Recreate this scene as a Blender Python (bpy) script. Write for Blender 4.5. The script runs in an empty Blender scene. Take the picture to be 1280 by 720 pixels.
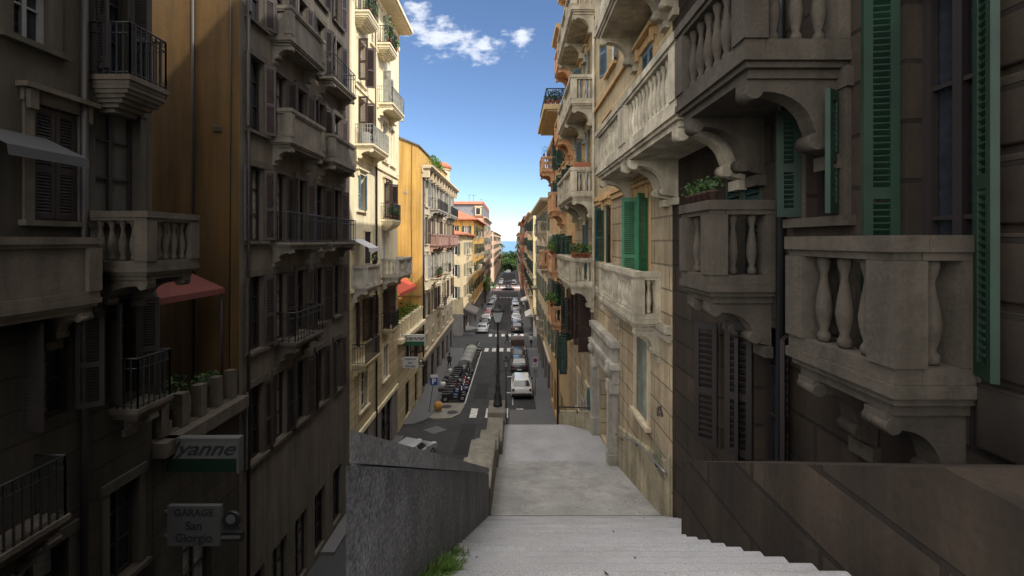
import bpy, bmesh, math, random
from mathutils import Vector, Matrix
R = math.radians
rnd = random.Random(7)
C = bpy.context.scene.collection
XL, XR = -8.0, 3.3

def gz(y):
    return -12.5 - 0.033 * y

# ------------------------------------------------------------------ materials
MATS = {}
def nodes(name):
    m = bpy.data.materials.new(name); m.use_nodes = True
    nt = m.node_tree
    return m, nt, nt.nodes['Principled BSDF']

def surf(name, col, rough=.85, var=.25, scale=1.2, fine=18., bump=.15, streak=.25, metal=0., courses=None, dirt=None, spec=.3, speck=0., cvar=.8):
    """plaster / stone / paint: base colour with broad blotches, vertical wash streaks, fine grain and optional masonry courses"""
    if name in MATS: return MATS[name]
    m, nt, b = nodes(name); N = nt.nodes; L = nt.links
    geo = N.new('ShaderNodeNewGeometry')
    def noise(sc, det=4., vec=None, ro=.6):
        n = N.new('ShaderNodeTexNoise'); n.inputs['Scale'].default_value = sc
        n.inputs['Detail'].default_value = det; n.inputs['Roughness'].default_value = ro
        L.new(vec if vec is not None else geo.outputs['Position'], n.inputs['Vector']); return n
    def math_(op, a, bb):
        n = N.new('ShaderNodeMath'); n.operation = op
        for i, v in enumerate((a, bb)):
            if isinstance(v, (int, float)): n.inputs[i].default_value = v
            else: L.new(v, n.inputs[i])
        return n.outputs[0]
    def ramp(sock, lo, hi, a, bb):
        n = N.new('ShaderNodeMapRange'); n.inputs[1].default_value = lo; n.inputs[2].default_value = hi
        n.inputs[3].default_value = a; n.inputs[4].default_value = bb; L.new(sock, n.inputs[0]); return n.outputs[0]
    f = ramp(noise(scale).outputs[0], .3, .7, 1 - var, 1 + var * .6)
    if streak:
        mp = N.new('ShaderNodeMapping'); mp.inputs['Scale'].default_value = (2.6, 2.6, .16)
        L.new(geo.outputs['Position'], mp.inputs[0])
        s = ramp(noise(1.3, 5., mp.outputs[0]).outputs[0], .35, .65, 1 - streak, 1.05)
        f = math_('MULTIPLY', f, s)
    fn = noise(fine, 3.)
    f = math_('MULTIPLY', f, ramp(fn.outputs[0], .3, .7, 1 - var * .5 - speck, 1 + var * .3 + speck))
    height = fn.outputs[0]
    if courses:
        bw, bh, mort, dark = courses
        sp = N.new('ShaderNodeSeparateXYZ'); L.new(geo.outputs['Position'], sp.inputs[0])
        cb = N.new('ShaderNodeCombineXYZ')
        L.new(math_('ADD', sp.outputs[0], sp.outputs[1]), cb.inputs[0]); L.new(sp.outputs[2], cb.inputs[1])
        br = N.new('ShaderNodeTexBrick'); L.new(cb.outputs[0], br.inputs['Vector'])
        br.inputs['Scale'].default_value = 1.; br.inputs['Brick Width'].default_value = bw
        br.inputs['Row Height'].default_value = bh; br.inputs['Mortar Size'].default_value = mort
        br.inputs['Mortar Smooth'].default_value = .3; br.inputs['Bias'].default_value = 0.
        br.inputs['Color1'].default_value = (1, 1, 1, 1); br.inputs['Color2'].default_value = (cvar, cvar, cvar, 1)
        br.inputs['Mortar'].default_value = (1, 1, 1, 1)
        bc = N.new('ShaderNodeSeparateColor'); L.new(br.outputs['Color'], bc.inputs[0])
        f = math_('MULTIPLY', f, bc.outputs[0])
        f = math_('MULTIPLY', f, ramp(br.outputs['Fac'], 0, 1, 1., dark))
        height = math_('ADD', math_('MULTIPLY', height, .25), math_('MULTIPLY', br.outputs['Fac'], -1.5 if dark < 1 else .6))
    mx = N.new('ShaderNodeVectorMath'); mx.operation = 'SCALE'
    mx.inputs[0].default_value = col; L.new(f, mx.inputs['Scale'])
    out = mx.outputs[0]
    if dirt:
        dn = ramp(noise(dirt[2] if len(dirt) > 2 else .8, 7., None, .72).outputs[0], .47, .66, 0., dirt[1])
        mix = N.new('ShaderNodeMix'); mix.data_type = 'RGBA'
        L.new(dn, mix.inputs[0]); L.new(out, mix.inputs[6]); mix.inputs[7].default_value = (*dirt[0], 1); out = mix.outputs[2]
    L.new(out, b.inputs['Base Color'])
    b.inputs['Roughness'].default_value = rough; b.inputs['Metallic'].default_value = metal
    b.inputs['Specular IOR Level'].default_value = spec
    if bump:
        bp = N.new('ShaderNodeBump'); bp.inputs['Strength'].default_value = bump; bp.inputs['Distance'].default_value = .03
        L.new(height, bp.inputs['Height']); L.new(bp.outputs[0], b.inputs['Normal'])
    MATS[name] = m
    return m

def flat(name, col, rough=.5, metal=0., spec=.5, coat=0., var=.12):
    if name in MATS: return MATS[name]
    m, nt, b = nodes(name); N = nt.nodes; L = nt.links
    n = N.new('ShaderNodeTexNoise'); n.inputs['Scale'].default_value = 9.; n.inputs['Detail'].default_value = 4.
    tc = N.new('ShaderNodeTexCoord'); L.new(tc.outputs['Object'], n.inputs['Vector'])
    mr = N.new('ShaderNodeMapRange'); mr.inputs[1].default_value = .3; mr.inputs[2].default_value = .7
    mr.inputs[3].default_value = 1 - var; mr.inputs[4].default_value = 1 + var * .5; L.new(n.outputs[0], mr.inputs[0])
    if 'shutter' in name or 'green paint' in name:   # every leaf has faded a little differently
        oi = N.new('ShaderNodeObjectInfo'); r2 = N.new('ShaderNodeMapRange'); r2.inputs[3].default_value = .7; r2.inputs[4].default_value = 1.4
        L.new(oi.outputs['Random'], r2.inputs[0]); mr.inputs[3].default_value = .7; mr.inputs[4].default_value = 1.35; n.inputs['Scale'].default_value = 3.
        m3 = N.new('ShaderNodeMath'); m3.operation = 'MULTIPLY'; L.new(mr.outputs[0], m3.inputs[0]); L.new(r2.outputs[0], m3.inputs[1]); fac = m3.outputs[0]
    else: fac = mr.outputs[0]
    mx = N.new('ShaderNodeVectorMath'); mx.operation = 'SCALE'; mx.inputs[0].default_value = col
    L.new(fac, mx.inputs['Scale']); L.new(mx.outputs[0], b.inputs['Base Color'])
    b.inputs['Roughness'].default_value = rough; b.inputs['Metallic'].default_value = metal
    b.inputs['Specular IOR Level'].default_value = spec; b.inputs['Coat Weight'].default_value = coat
    b.inputs['Coat Roughness'].default_value = .06
    MATS[name] = m
    return m

def leafmat(name, c1, c2):
    if name in MATS: return MATS[name]
    m, nt, b = nodes(name); N = nt.nodes; L = nt.links
    geo = N.new('ShaderNodeNewGeometry'); n = N.new('ShaderNodeTexNoise'); n.inputs['Scale'].default_value = 2.2
    L.new(geo.outputs['Position'], n.inputs['Vector'])
    ad = N.new('ShaderNodeMath'); ad.operation = 'MULTIPLY_ADD'; L.new(geo.outputs['Random Per Island'], ad.inputs[0])
    ad.inputs[1].default_value = .5; L.new(n.outputs[0], ad.inputs[2])
    mr = N.new('ShaderNodeMapRange'); mr.inputs[1].default_value = .4; mr.inputs[2].default_value = 1.1; L.new(ad.outputs[0], mr.inputs[0])
    mix = N.new('ShaderNodeMix'); mix.data_type = 'RGBA'; L.new(mr.outputs[0], mix.inputs[0])
    mix.inputs[6].default_value = (*c1, 1); mix.inputs[7].default_value = (*c2, 1)
    L.new(mix.outputs[2], b.inputs['Base Color']); b.inputs['Roughness'].default_value = .55
    b.inputs['Specular IOR Level'].default_value = .25
    MATS[name] = m
    return m

# ------------------------------------------------------------------ mesh builder
class MB:
    def __init__(self): self.v = []; self.f = []; self.m = []; self.s = []
    def add(self, vs, fs, mi=0, smooth=False):
        o = len(self.v); self.v += [tuple(p) for p in vs]
        for f in fs: self.f.append([i + o for i in f]); self.m.append(mi); self.s.append(smooth)
    def box(self, x0, x1, y0, y1, z0, z1, mi=0):
        if x0 > x1: x0, x1 = x1, x0
        if y0 > y1: y0, y1 = y1, y0
        self.add([(x, y, z) for z in (z0, z1) for y in (y0, y1) for x in (x0, x1)],
                 [(0, 2, 3, 1), (4, 5, 7, 6), (0, 1, 5, 4), (2, 6, 7, 3), (0, 4, 6, 2), (1, 3, 7, 5)], mi)
    def quad(self, a, b, c, d, mi=0): self.add([a, b, c, d], [(0, 1, 2, 3)], mi)
    def prism(self, poly, fn, t0, t1, mi=0, smooth=False):
        """poly: 2D outline; fn(p, q, t) -> 3D"""
        n = len(poly)
        vs = [fn(p, q, t0) for p, q in poly] + [fn(p, q, t1) for p, q in poly]
        self.add(vs, [tuple(range(n - 1, -1, -1)), tuple(range(n, 2 * n))], mi)
        o = len(self.v) - 2 * n
        for i in range(n):
            j = (i + 1) % n
            self.f.append([o + i, o + j, o + n + j, o + n + i]); self.m.append(mi); self.s.append(smooth)
    def tube(self, pts, r, n=8, mi=0, cap=True):
        pts = [Vector(p) for p in pts]
        rs = r if isinstance(r, (list, tuple)) else [r] * len(pts)
        vs = []; up = Vector((.31, .17, .93))
        for i, p in enumerate(pts):
            d = (pts[min(i + 1, len(pts) - 1)] - pts[max(i - 1, 0)]).normalized()
            a = d.cross(up if abs(d.dot(up)) < .95 else Vector((1, 0, 0))).normalized(); b = d.cross(a)
            for k in range(n):
                t = 2 * math.pi * k / n
                vs.append(p + (a * math.cos(t) + b * math.sin(t)) * rs[i])
        fs = []
        for i in range(len(pts) - 1):
            for k in range(n):
                k2 = (k + 1) % n
                fs.append((i * n + k, i * n + k2, (i + 1) * n + k2, (i + 1) * n + k))
        o = len(self.v)
        self.add(vs, fs, mi, True)
        if cap:
            self.f += [[o + k for k in range(n)][::-1], [o + (len(pts) - 1) * n + k for k in range(n)]]
            self.m += [mi, mi]; self.s += [False, False]
    def lathe(self, prof, cx=0, cy=0, cz=0, n=10, mi=0, smooth=True, sx=1, sy=1):
        vs = []
        for r, z in prof:
            for k in range(n):
                t = 2 * math.pi * (k + .5) / n
                vs.append((cx + r * math.cos(t) * sx, cy + r * math.sin(t) * sy, cz + z))
        fs = []
        for i in range(len(prof) - 1):
            for k in range(n):
                k2 = (k + 1) % n
                fs.append((i * n + k, i * n + k2, (i + 1) * n + k2, (i + 1) * n + k))
        o = len(self.v)
        self.add(vs, fs, mi, smooth)
        self.f += [[o + k for k in range(n)][::-1], [o + (len(prof) - 1) * n + k for k in range(n)]]
        self.m += [mi, mi]; self.s += [False, False]
    def sphere(self, c, r, n=10, mi=0, sq=(1, 1, 1)):
        prof = [(max(.001, r * math.sin(math.pi * i / n)), -r * math.cos(math.pi * i / n) * sq[2]) for i in range(n + 1)]
        self.lathe(prof, c[0], c[1], c[2], n + 2, mi, True, sq[0], sq[1])
    def leaves(self, c, rad, n, size, mi=0, shell=.35, g=rnd):
        cx, cy, cz = c
        for _ in range(n):
            while True:
                p = Vector((g.uniform(-1, 1), g.uniform(-1, 1), g.uniform(-1, 1)))
                if shell < p.length < 1: break
            q = Vector((cx + p.x * rad[0], cy + p.y * rad[1], cz + p.z * rad[2]))
            a = Vector((g.gauss(0, 1), g.gauss(0, 1), g.gauss(0, .7))).normalized()
            b = a.cross(Vector((g.gauss(0, 1), g.gauss(0, 1), g.gauss(0, 1)))).normalized()
            s = size * g.uniform(.6, 1.3)
            self.add([q - a * s, q + b * s * .45, q + a * s, q - b * s * .45], [(0, 1, 2, 3)], mi)
    def mesh(self, name, mats, fix=True, bevel=0.):
        me = bpy.data.meshes.new(name)
        me.from_pydata(self.v, [], self.f)
        for m in (mats if isinstance(mats, (list, tuple)) else [mats]): me.materials.append(m)
        for p, mi, s in zip(me.polygons, self.m, self.s): p.material_index = mi; p.use_smooth = s
        if fix or bevel:
            bm = bmesh.new(); bm.from_mesh(me)
            if bevel:
                bmesh.ops.remove_doubles(bm, verts=bm.verts, dist=.0005)
                ed = [e for e in bm.edges if e.is_manifold and e.calc_face_angle(0) > .35]
                bmesh.ops.bevel(bm, geom=ed, offset=bevel, segments=2, profile=.6, affect='EDGES', clamp_overlap=True)
                for f in bm.faces: f.smooth = True
            bmesh.ops.recalc_face_normals(bm, faces=bm.faces)
            bm.to_mesh(me); bm.free()
        return me

def link(name, me, parent=None, loc=(0, 0, 0), rotz=0.):
    o = bpy.data.objects.new(name, me); C.objects.link(o)
    o.location = loc; o.rotation_euler = (0, 0, rotz)
    if parent: o.parent = parent
    return o

def wl(o):
    v = Vector(o.location)
    while o.parent: o = o.parent; v += Vector(o.location)
    return v

def part(mb, name, mats, parent, fix=True, bevel=0., label=None):
    """mesh written in WORLD coordinates, hung under parent (which has no rotation)"""
    if parent:
        off = wl(parent); mb.v = [(a - off.x, b - off.y, c - off.z) for a, b, c in mb.v]
    o = link(name, mb.mesh(name, mats, fix, bevel), parent)
    if label: o['label'] = label
    return o

def lpart(mb, name, mats, parent, fix=True, bevel=0., loc=(0, 0, 0), label=None):
    """mesh written in the parent's own coordinates"""
    o = link(name, mb.mesh(name, mats, fix, bevel), parent, loc)
    if label: o['label'] = label
    return o

def thing(name, label, cat, loc, rotz=0., group=None):
    o = link(name, None, None, loc, rotz); o['label'] = label; o['category'] = cat
    if group: o['group'] = group
    return o
def tag(o, label, cat, group=None):
    o['label'] = label; o['category'] = cat
    if group: o['group'] = group
    return o
def kind(o, k): o['kind'] = k; return o
def struct(mb, name, mats, fix=True): return kind(link(name, mb.mesh(name, mats, fix)), 'structure')

def text_part(body, size, loc, rot, mat, parent, name='lettering', shear=0., bold=0., sx=1.):
    cu = bpy.data.curves.new('lettering_curve', 'FONT'); cu.body = body; cu.size = size; cu.align_x = 'CENTER'; cu.align_y = 'CENTER'
    cu.shear = shear; cu.extrude = .003; cu.offset = bold
    t = bpy.data.objects.new('lettering_tmp', cu); C.objects.link(t)
    bpy.context.view_layer.update()
    me = bpy.data.meshes.new_from_object(t.evaluated_get(bpy.context.evaluated_depsgraph_get()))
    bpy.data.objects.remove(t); bpy.data.curves.remove(cu)
    me.materials.clear(); me.materials.append(mat)
    o = link(name, me, parent, loc); o.rotation_euler = rot; o.scale = (sx, 1, 1)
    return o

# palette -----------------------------------------------------------
glass = flat('window glass', (.018, .022, .028), .08, 0, .6, var=.3)
glass_c = flat('curtained window glass', (.22, .215, .2), .12, 0, .6, var=.4)
carglass = flat('car glass', (.015, .018, .02), .05, 0, .8)
iron = flat('black iron', (.018, .018, .02), .5, .3)
darkmetal = flat('dark pipe', (.03, .022, .018), .5, .2)
white = flat('white paint', (.72, .71, .68), .45)
terracotta = flat('terracotta', (.30, .10, .05), .8)
greens = flat('green shutter paint', (.02, .13, .06), .5)
greend = flat('dark green shutter paint', (.012, .04, .032), .55)
greeng = flat('grey green shutter paint', (.16, .18, .145), .65)
teal = flat('teal door paint', (.01, .06, .055), .5)
blues = flat('blue grey shutter paint', (.10, .16, .2), .55)
browns = flat('dark brown shutter paint', (.035, .018, .014), .6)
greys = flat('grey shutter paint', (.22, .22, .2), .6)
lstone = surf('weathered pale stone', (.55, .485, .37), .9, .3, 2., 30, .3, .35, dirt=((.15, .14, .11), .5))
wstone = surf('white stone', (.46, .43, .37), .9, .25, 2., 30, .25, .3, dirt=((.16, .14, .11), .5))
orange_st = surf('orange painted stone', (.62, .35, .19), .9, .2, 2., 25, .2, .25)
creamtrim = surf('cream trim', (.56, .47, .33), .85, .15, 2., 25, .1, .2)
peach = surf('peach trim', (.55, .36, .18), .85, .15, 2., 25, .1, .2)
R1wall = surf('tan ashlar', (.52, .41, .265), .92, .28, 1.1, 24, .4, .35, courses=(1.9, .52, .026, .45), dirt=((.17, .14, .10), .45))
R1up = surf('olive tan ashlar', (.53, .415, .25), .92, .2, 1.1, 24, .3, .22, courses=(1.7, .55, .016, 1.35))
plinth_m = surf('grey ochre base render', (.42, .36, .24), .92, .3, 1.5, 14, .25, .4, dirt=((.13, .12, .085), .6))
creamL2 = surf('cream plaster', (.78, .69, .48), .9, .12, .7, 14, .12, .14)
creamL2c = surf('cream rusticated plaster', (.56, .47, .30), .9, .18, .8, 16, .3, .2, courses=(30., .5, .02, .4))
yellow = surf('ochre yellow plaster', (.56, .34, .095), .9, .16, .5, 12, .12, .32, dirt=((.44, .29, .12), .45))
beige = surf('grey beige plaster', (.52, .45, .34), .9, .18, .8, 14, .15, .25)
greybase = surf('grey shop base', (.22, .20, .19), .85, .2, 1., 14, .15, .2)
darkL = surf('dark brown grey render', (.048, .041, .03), .95, .25, .8, 16, .3, .3, courses=(30., .55, .02, .5))  # near-house set: dimness of the view's sides put into the base colours
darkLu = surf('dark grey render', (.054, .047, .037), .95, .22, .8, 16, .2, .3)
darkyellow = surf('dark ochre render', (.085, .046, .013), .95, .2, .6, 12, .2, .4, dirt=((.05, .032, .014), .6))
darkst = surf('dimmed stone', (.085, .071, .055), .95, .3, 2., 25, .3, .3)  # dark tone is dimness put into the stone's colour
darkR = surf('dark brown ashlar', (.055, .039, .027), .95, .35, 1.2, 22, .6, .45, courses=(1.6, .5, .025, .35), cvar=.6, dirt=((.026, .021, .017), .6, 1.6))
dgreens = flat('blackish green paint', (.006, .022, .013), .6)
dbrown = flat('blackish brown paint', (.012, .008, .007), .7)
dcurt = flat('dim grey curtain', (.06, .057, .053), .9)
rooft = surf('terracotta roof tiles', (.36, .125, .07), .9, .3, 3., 30, .5, .1)
slate = surf('grey slate roof', (.16, .16, .17), .8, .25, 3., 20, .3, .1)
granite = surf('dark granite', (.21, .212, .222), .85, .3, 2.2, 75, .35, .14, speck=.6, dirt=((.1, .1, .1), .5, 1.5), spec=.35)
granite_c = surf('granite coping', (.30, .30, .31), .8, .22, 3., 60, .35, .2, speck=.35)
pier_m = surf('brown grey cut stone', (.21, .19, .155), .92, .3, 3., 26, .5, .15, dirt=((.08, .075, .06), .5))
stair_m = surf('pale granite steps', (.36, .358, .365), .9, .2, 1.3, 160, .2, 0., speck=.3, dirt=((.19, .185, .18), .5, 2.6))
ramp_m = surf('grey brown paved ramp', (.33, .32, .305), .92, .25, 1.0, 60, .3, 0., speck=.25, dirt=((.17, .16, .15), .55, 2.2))
asph = surf('asphalt', (.040, .041, .043), .9, .2, .6, 60, .2, 0., speck=.2, dirt=((.062, .06, .06), .5))
pave = surf('grey pavement', (.125, .125, .128), .9, .18, .8, 30, .2, 0., dirt=((.075, .075, .075), .5))
pave2 = surf('pale paving', (.2, .185, .165), .9, .2, 1., 30, .2, 0.)
pink = surf('reddish plaza paving', (.24, .15, .13), .9, .2, .4, 10, .1, 0.)
paintw = surf('road paint', (.62, .61, .58), .8, .25, 6., 40, .1, 0., dirt=((.07, .07, .07), .8, 3.))
ground_m = surf('earth', (.09, .085, .07), .95, .2, .1, 3, 0, 0.)
leaf_b = leafmat('bright leaves', (.03, .075, .012), (.12, .22, .03))
leaf_d = leafmat('dark leaves', (.014, .036, .012), (.06, .11, .03))
leaf_y = leafmat('yellow green leaves', (.08, .12, .02), (.24, .26, .05))
grass_m = leafmat('grass blades', (.04, .085, .012), (.13, .22, .04))
bark = surf('bark', (.09, .065, .045), .95, .3, 4, 30, .5, .1)
rubber = flat('rubber', (.015, .015, .015), .8)
chrome = flat('bright metal', (.5, .5, .5), .3, .9)
redlens = flat('red lens', (.12, .006, .006), .15)
clearlens = flat('clear lens', (.6, .6, .6), .1)
# ------------------------------------------------------------------ facade kit
ROT = {'L': R(90), 'R': R(-90), 'F': 0.}
def fmap(side, X):
    if side == 'L': return lambda t, d, z: (X + d, t, z)
    if side == 'R': return lambda t, d, z: (X - d, t, z)
    return lambda t, d, z: (t, X - d, z)
CACHE = {}
def cached(key, fn, mats):
    k = key + tuple(m.name for m in (mats if isinstance(mats, (list, tuple)) else [mats]))
    if k not in CACHE:
        mb = MB(); fn(mb); CACHE[k] = mb.mesh(key[0], mats)
    return CACHE[k]

def wall_face(mb, side, X, t0, t1, z0, z1, ops, rev=.24, mi=0):
    F = fmap(side, X)
    ops = [(max(a, t0), min(b, t1), max(c, z0), min(d, z1), c > z0, d < z1) for a, b, c, d in ops if b > t0 and a < t1 and d > z0 and c < z1]
    ts = sorted({t0, t1} | {o[0] for o in ops} | {o[1] for o in ops}); zs = sorted({z0, z1} | {o[2] for o in ops} | {o[3] for o in ops})
    for i in range(len(ts) - 1):
        for j in range(len(zs) - 1):
            tm, zm = (ts[i] + ts[i + 1]) / 2, (zs[j] + zs[j + 1]) / 2
            if any(o[0] < tm < o[1] and o[2] < zm < o[3] for o in ops): continue
            mb.quad(F(ts[i], 0, zs[j]), F(ts[i + 1], 0, zs[j]), F(ts[i + 1], 0, zs[j + 1]), F(ts[i], 0, zs[j + 1]), mi)
    for a, b, c, d, lo, hi in ops:
        mb.quad(F(a, 0, c), F(a, -rev, c), F(a, -rev, d), F(a, 0, d), mi); mb.quad(F(b, 0, c), F(b, -rev, c), F(b, -rev, d), F(b, 0, d), mi)
        if lo: mb.quad(F(a, 0, c), F(b, 0, c), F(b, -rev, c), F(a, -rev, c), mi)
        if hi: mb.quad(F(a, 0, d), F(b, 0, d), F(b, -rev, d), F(a, -rev, d), mi)

def g_frame(w, h, lod):
    def fn(mb):
        b = .07
        for x0, x1, z0, z1 in ((-w/2, -w/2+b, 0, h), (w/2-b, w/2, 0, h), (-w/2+b, w/2-b, 0, b), (-w/2+b, w/2-b, h-b, h), (-.035, .035, b, h-b)):
            mb.box(x0, x1, .13, .19, z0, z1)
        if lod < 2:
            for z in ((h * .36, h * .7) if h > 1.6 else (h * .5,)):
                mb.box(-w/2+b, -.036, .14, .18, z, z+.035); mb.box(.036, w/2-b, .14, .18, z, z+.035)
    return fn
def g_pane(w, h): return lambda mb: mb.quad((-w/2, .20, 0), (w/2, .20, 0), (w/2, .20, h), (-w/2, .20, h))
def g_leaf(w, h, sgn, lod):
    """louvred shutter leaf hinged at x = 0"""
    def fn(mb):
        t = .045; st = .075; W = w
        X = lambda a, b: (min(a*sgn, b*sgn), max(a*sgn, b*sgn))
        for a, b in ((0.005, st), (W - st, W - .005)):
            mb.box(*X(a, b), -t, 0, .02, h - .02)
        rails = (.02, h * .42, h - .12)
        for z in rails: mb.box(*X(st, W - st), -t, 0, z, z + .1)
        p = (.055, .09, .16)[lod]
        for i in range(2):
            z = rails[i] + .1
            while z + p * .5 < rails[i + 1]:
                x0, x1 = X(st, W - st)
                mb.add([(x0, -t + .005, z), (x1, -t + .005, z), (x1, -.005, z + p * .72), (x0, -.005, z + p * .72),
                        (x0, -t + .005, z + .012), (x1, -t + .005, z + .012), (x1, -.005, z + p * .72 + .012), (x0, -.005, z + p * .72 + .012)],
                       [(0, 1, 2, 3), (4, 5, 6, 7), (0, 1, 5, 4), (2, 3, 7, 6)])
                z += p
    return fn
def g_surround(w, h, style):
    def fn(mb):
        b = .15; p = .045
        mb.box(-w/2-b, -w/2-.002, -p, .02, 0, h); mb.box(w/2+.002, w/2+b, -p, .02, 0, h)
        mb.box(-w/2-b-.03, w/2+b+.03, -p-.02, .02, h+.002, h+.2)
        if style > 0:
            mb.box(-w/2-b-.1, w/2+b+.1, -.2, .02, h+.203, h+.29)
            for s in (-1, 1): mb.box(s*(w/2+.02), s*(w/2+b), -.14, -p-.022, h-.12, h+.2)
        if style > 1: mb.box(-.1, .1, -.12, -p-.022, h+.01, h+.2)
        mb.box(-w/2-b-.06, w/2+b+.06, -.13, .02, -.1, -.002)
    return fn

def window(root, side, X, t, z, w, h, sh=None, ang=(165, 165), frame=white, sur=None, style=0, lod=0, pane=glass, name='window'):
    if pane is glass and rnd.random() < .3: pane = glass_c
    loc = Vector({'L': (X, t, z), 'R': (X, t, z), 'F': (t, X, z)}[side]) - wl(root)
    o = link(name, cached(('window', w, h, lod), g_frame(w, h, lod), frame), root, loc, ROT[side])
    link('pane', cached(('pane', w, h), g_pane(w, h), pane), o)
    if sur: link('surround', cached(('surround', w, h, style), g_surround(w, h, style), sur), o)
    if sh:
        for s, a in ((1, ang[0]), (-1, ang[1])):
            if a is None: continue
            l = link('shutter', cached(('shutter', w, h, s, lod), g_leaf(w/2, h, s, lod), sh), o, (-s*w/2, -.05 if a > 20 else .05, 0))
            l.rotation_euler = (0, 0, -s * R(a))
    return o

BAL = [(.035, 0), (.05, .02), (.05, .06), (.03, .1), (.055, .2), (.062, .28), (.05, .38), (.028, .52), (.026, .56), (.042, .62), (.05, .66), (.05, .7)]
def g_slab(w, d, style):
    def fn(mb):
        if style == 'belly':
            mb.box(-w/2, w/2, -d, 0, -.1, 0)
            n = 7
            for i in range(n):
                f0, f1 = math.cos(i/n*1.5), math.cos((i+1)/n*1.5)
                mb.box(-w/2*(.35+.6*f0), w/2*(.35+.6*f0), -d*(.15+.8*f0), 0, -.1-.62*(i+1)/n*.9, -.1-.62*i/n*.9-.001)
        else:
            mb.box(-w/2, w/2, -d, 0, -.09, 0)
            mb.box(-w/2+.04, w/2-.04, -d+.04, 0, -.15, -.092)
            mb.box(-w/2+.09, w/2-.09, -d+.09, 0, -.24, -.152)
    return fn
def g_bracket(d, drop=.7, bw=.2):
    def fn(mb):
        pr = [(0, -.24), (-d*.92, -.24), (-d*.92, -.33), (-d*.84, -.40), (-d*.74, -.36)]
        for i in range(1, 8):
            a = i/8*math.pi/2
            pr.append((-d*.74+d*.46*math.sin(a), -.36-.32*drop*(1-math.cos(a))*1.6))
        pr += [(-d*.24, -.24-drop*.75), (-d*.22, -.24-drop*.92), (0, -.24-drop)]
        mb.prism(pr, lambda p, q, t: (t, p, q), -bw/2, bw/2)
        for cy, cz, r in ((-d*.84, -.35, .085), (-d*.24, -.24-drop*.82, .09)):
            rr = r*min(1., .35+.6*d); mb.tube([(-bw/2-.012, cy, cz+r-rr), (bw/2+.012, cy, cz+r-rr)], rr, 14)
        mb.box(-bw/2-.04, bw/2+.04, -d*.12, 0, -.26-drop-.12, -.24-drop)
    return fn
def g_balus(w, d, style, lod):
    def fn(mb):
        yf = -d + .02
        runs = [((-w/2+.02, yf), (w/2-.02, yf)), ((-w/2+.12, yf+.2), (-w/2+.12, 0)), ((w/2-.12, yf+.2), (w/2-.12, 0))]
        mb.box(-w/2+.02, w/2-.02, yf, yf+.2, .002, .12); mb.box(-w/2, w/2, yf-.03, yf+.23, .94, 1.06); mb.box(-w/2+.03, w/2-.03, yf, yf+.2, .88, .938)
        for s in (-1, 1):
            a, b = sorted((s*(w/2-.02), s*(w/2-.22)))
            mb.box(a, b, yf+.203, 0, .002, .12); mb.box(a-.02, b+.02, yf+.233, 0, .94, 1.06); mb.box(a, b, yf+.203, 0, .88, .938)
            mb.box(a-.02, b+.02, yf-.02, yf+.22, .123, .877)
            a, b = sorted((s*(w/2-.02), s*(w/2-.22))); mb.box(a, b, -.12, 0, .123, .877)
        npan = max(1, round(w / 2.0))
        for k in range(1, npan):
            x = -w/2 + w*k/npan; mb.box(x-.12, x+.12, yf-.02, yf+.22, .123, .877)
        def row(p, q, n):
            for i in range(n):
                f = (i+.5)/n; x = p[0]+(q[0]-p[0])*f; y = p[1]+(q[1]-p[1])*f
                if style == 'panel': continue
                mb.lathe([(r*1.12, zz*1.075) for r, zz in BAL], x, y, .123, 8 if lod == 0 else 6)
        pit = .2 if lod == 0 else .26
        for k in range(npan):
            a = -w/2+w*k/npan+(.24 if k == 0 else .14); b = -w/2+w*(k+1)/npan-(.24 if k == npan-1 else .14)
            if style == 'panel': mb.box(a, b, yf+.05, yf+.15, .123, .877)
            else: row((a, yf+.1), (b, yf+.1), max(1, int((b-a)/pit)))
        L_ = d-.22-.14
        if L_ > .1:
            for s in (-1, 1):
                x = s*(w/2-.12)
                if style == 'panel': mb.box(x-.05, x+.05, -d+.24, -.122, .123, .877)
                else: row((x, -d+.24), (x, -.13), max(1, int(L_/pit)))
    return fn
def g_rail(w, d, lod):
    def fn(mb):
        s_ = .012; pit = .12 if lod == 0 else .2; x0 = w/2-.05; yf = -d+.05
        path = [((-x0, 0), (-x0, yf)), ((-x0, yf), (x0, yf)), ((x0, yf), (x0, 0))]
        for (ax, ay), (bx, by) in path:
            for z in (.06, .8, 1.0):
                mb.tube([(ax, ay, z), (bx, by, z)], .02 if z == 1. else .013, 5)
            n = max(1, int(math.hypot(bx-ax, by-ay)/pit))
            for i in range(n+1):
                x = ax+(bx-ax)*i/n; y = ay+(by-ay)*i/n
                mb.box(x-s_, x+s_, y-s_, y+s_, .002, .99)
                if lod == 0 and i < n and (bx != ax):
                    mb.tube([(x+pit*.5+pit*.3*math.cos(a), y, .9+pit*.3*math.sin(a)) for a in (0, 1.05, 2.1, 3.14, 4.19, 5.24, 6.28)], .008, 4, cap=False)
    return fn
def balcony(root, side, X, t, z, w, d, style='stone', mat=lstone, lod=0, nb=2, drop=.7, railmat=iron, bs=None):
    loc = Vector({'L': (X, t, z), 'R': (X, t, z), 'F': (t, X, z)}[side]) - wl(root)
    belly = 'belly' if style == 'belly' else 'slab'
    o = link('balcony', cached(('balcony', w, d, belly), g_slab(w, d, belly), mat), root, loc, ROT[side])
    if style in ('stone', 'panel'):
        link('balustrade', cached(('balustrade', w, d, style, lod), g_balus(w, d, style, lod), mat), o)
    else:
        link('railing', cached(('railing', w, d, lod), g_rail(w, d, lod), railmat), o)
    if style != 'belly':
        for k in range(nb):
            x = 0 if nb == 1 else -w/2+.22+(w-.44)*k/(nb-1)
            link('bracket', cached(('bracket', d, drop), g_bracket(d, drop), mat), o, (x, 0, 0))
    return o

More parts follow.
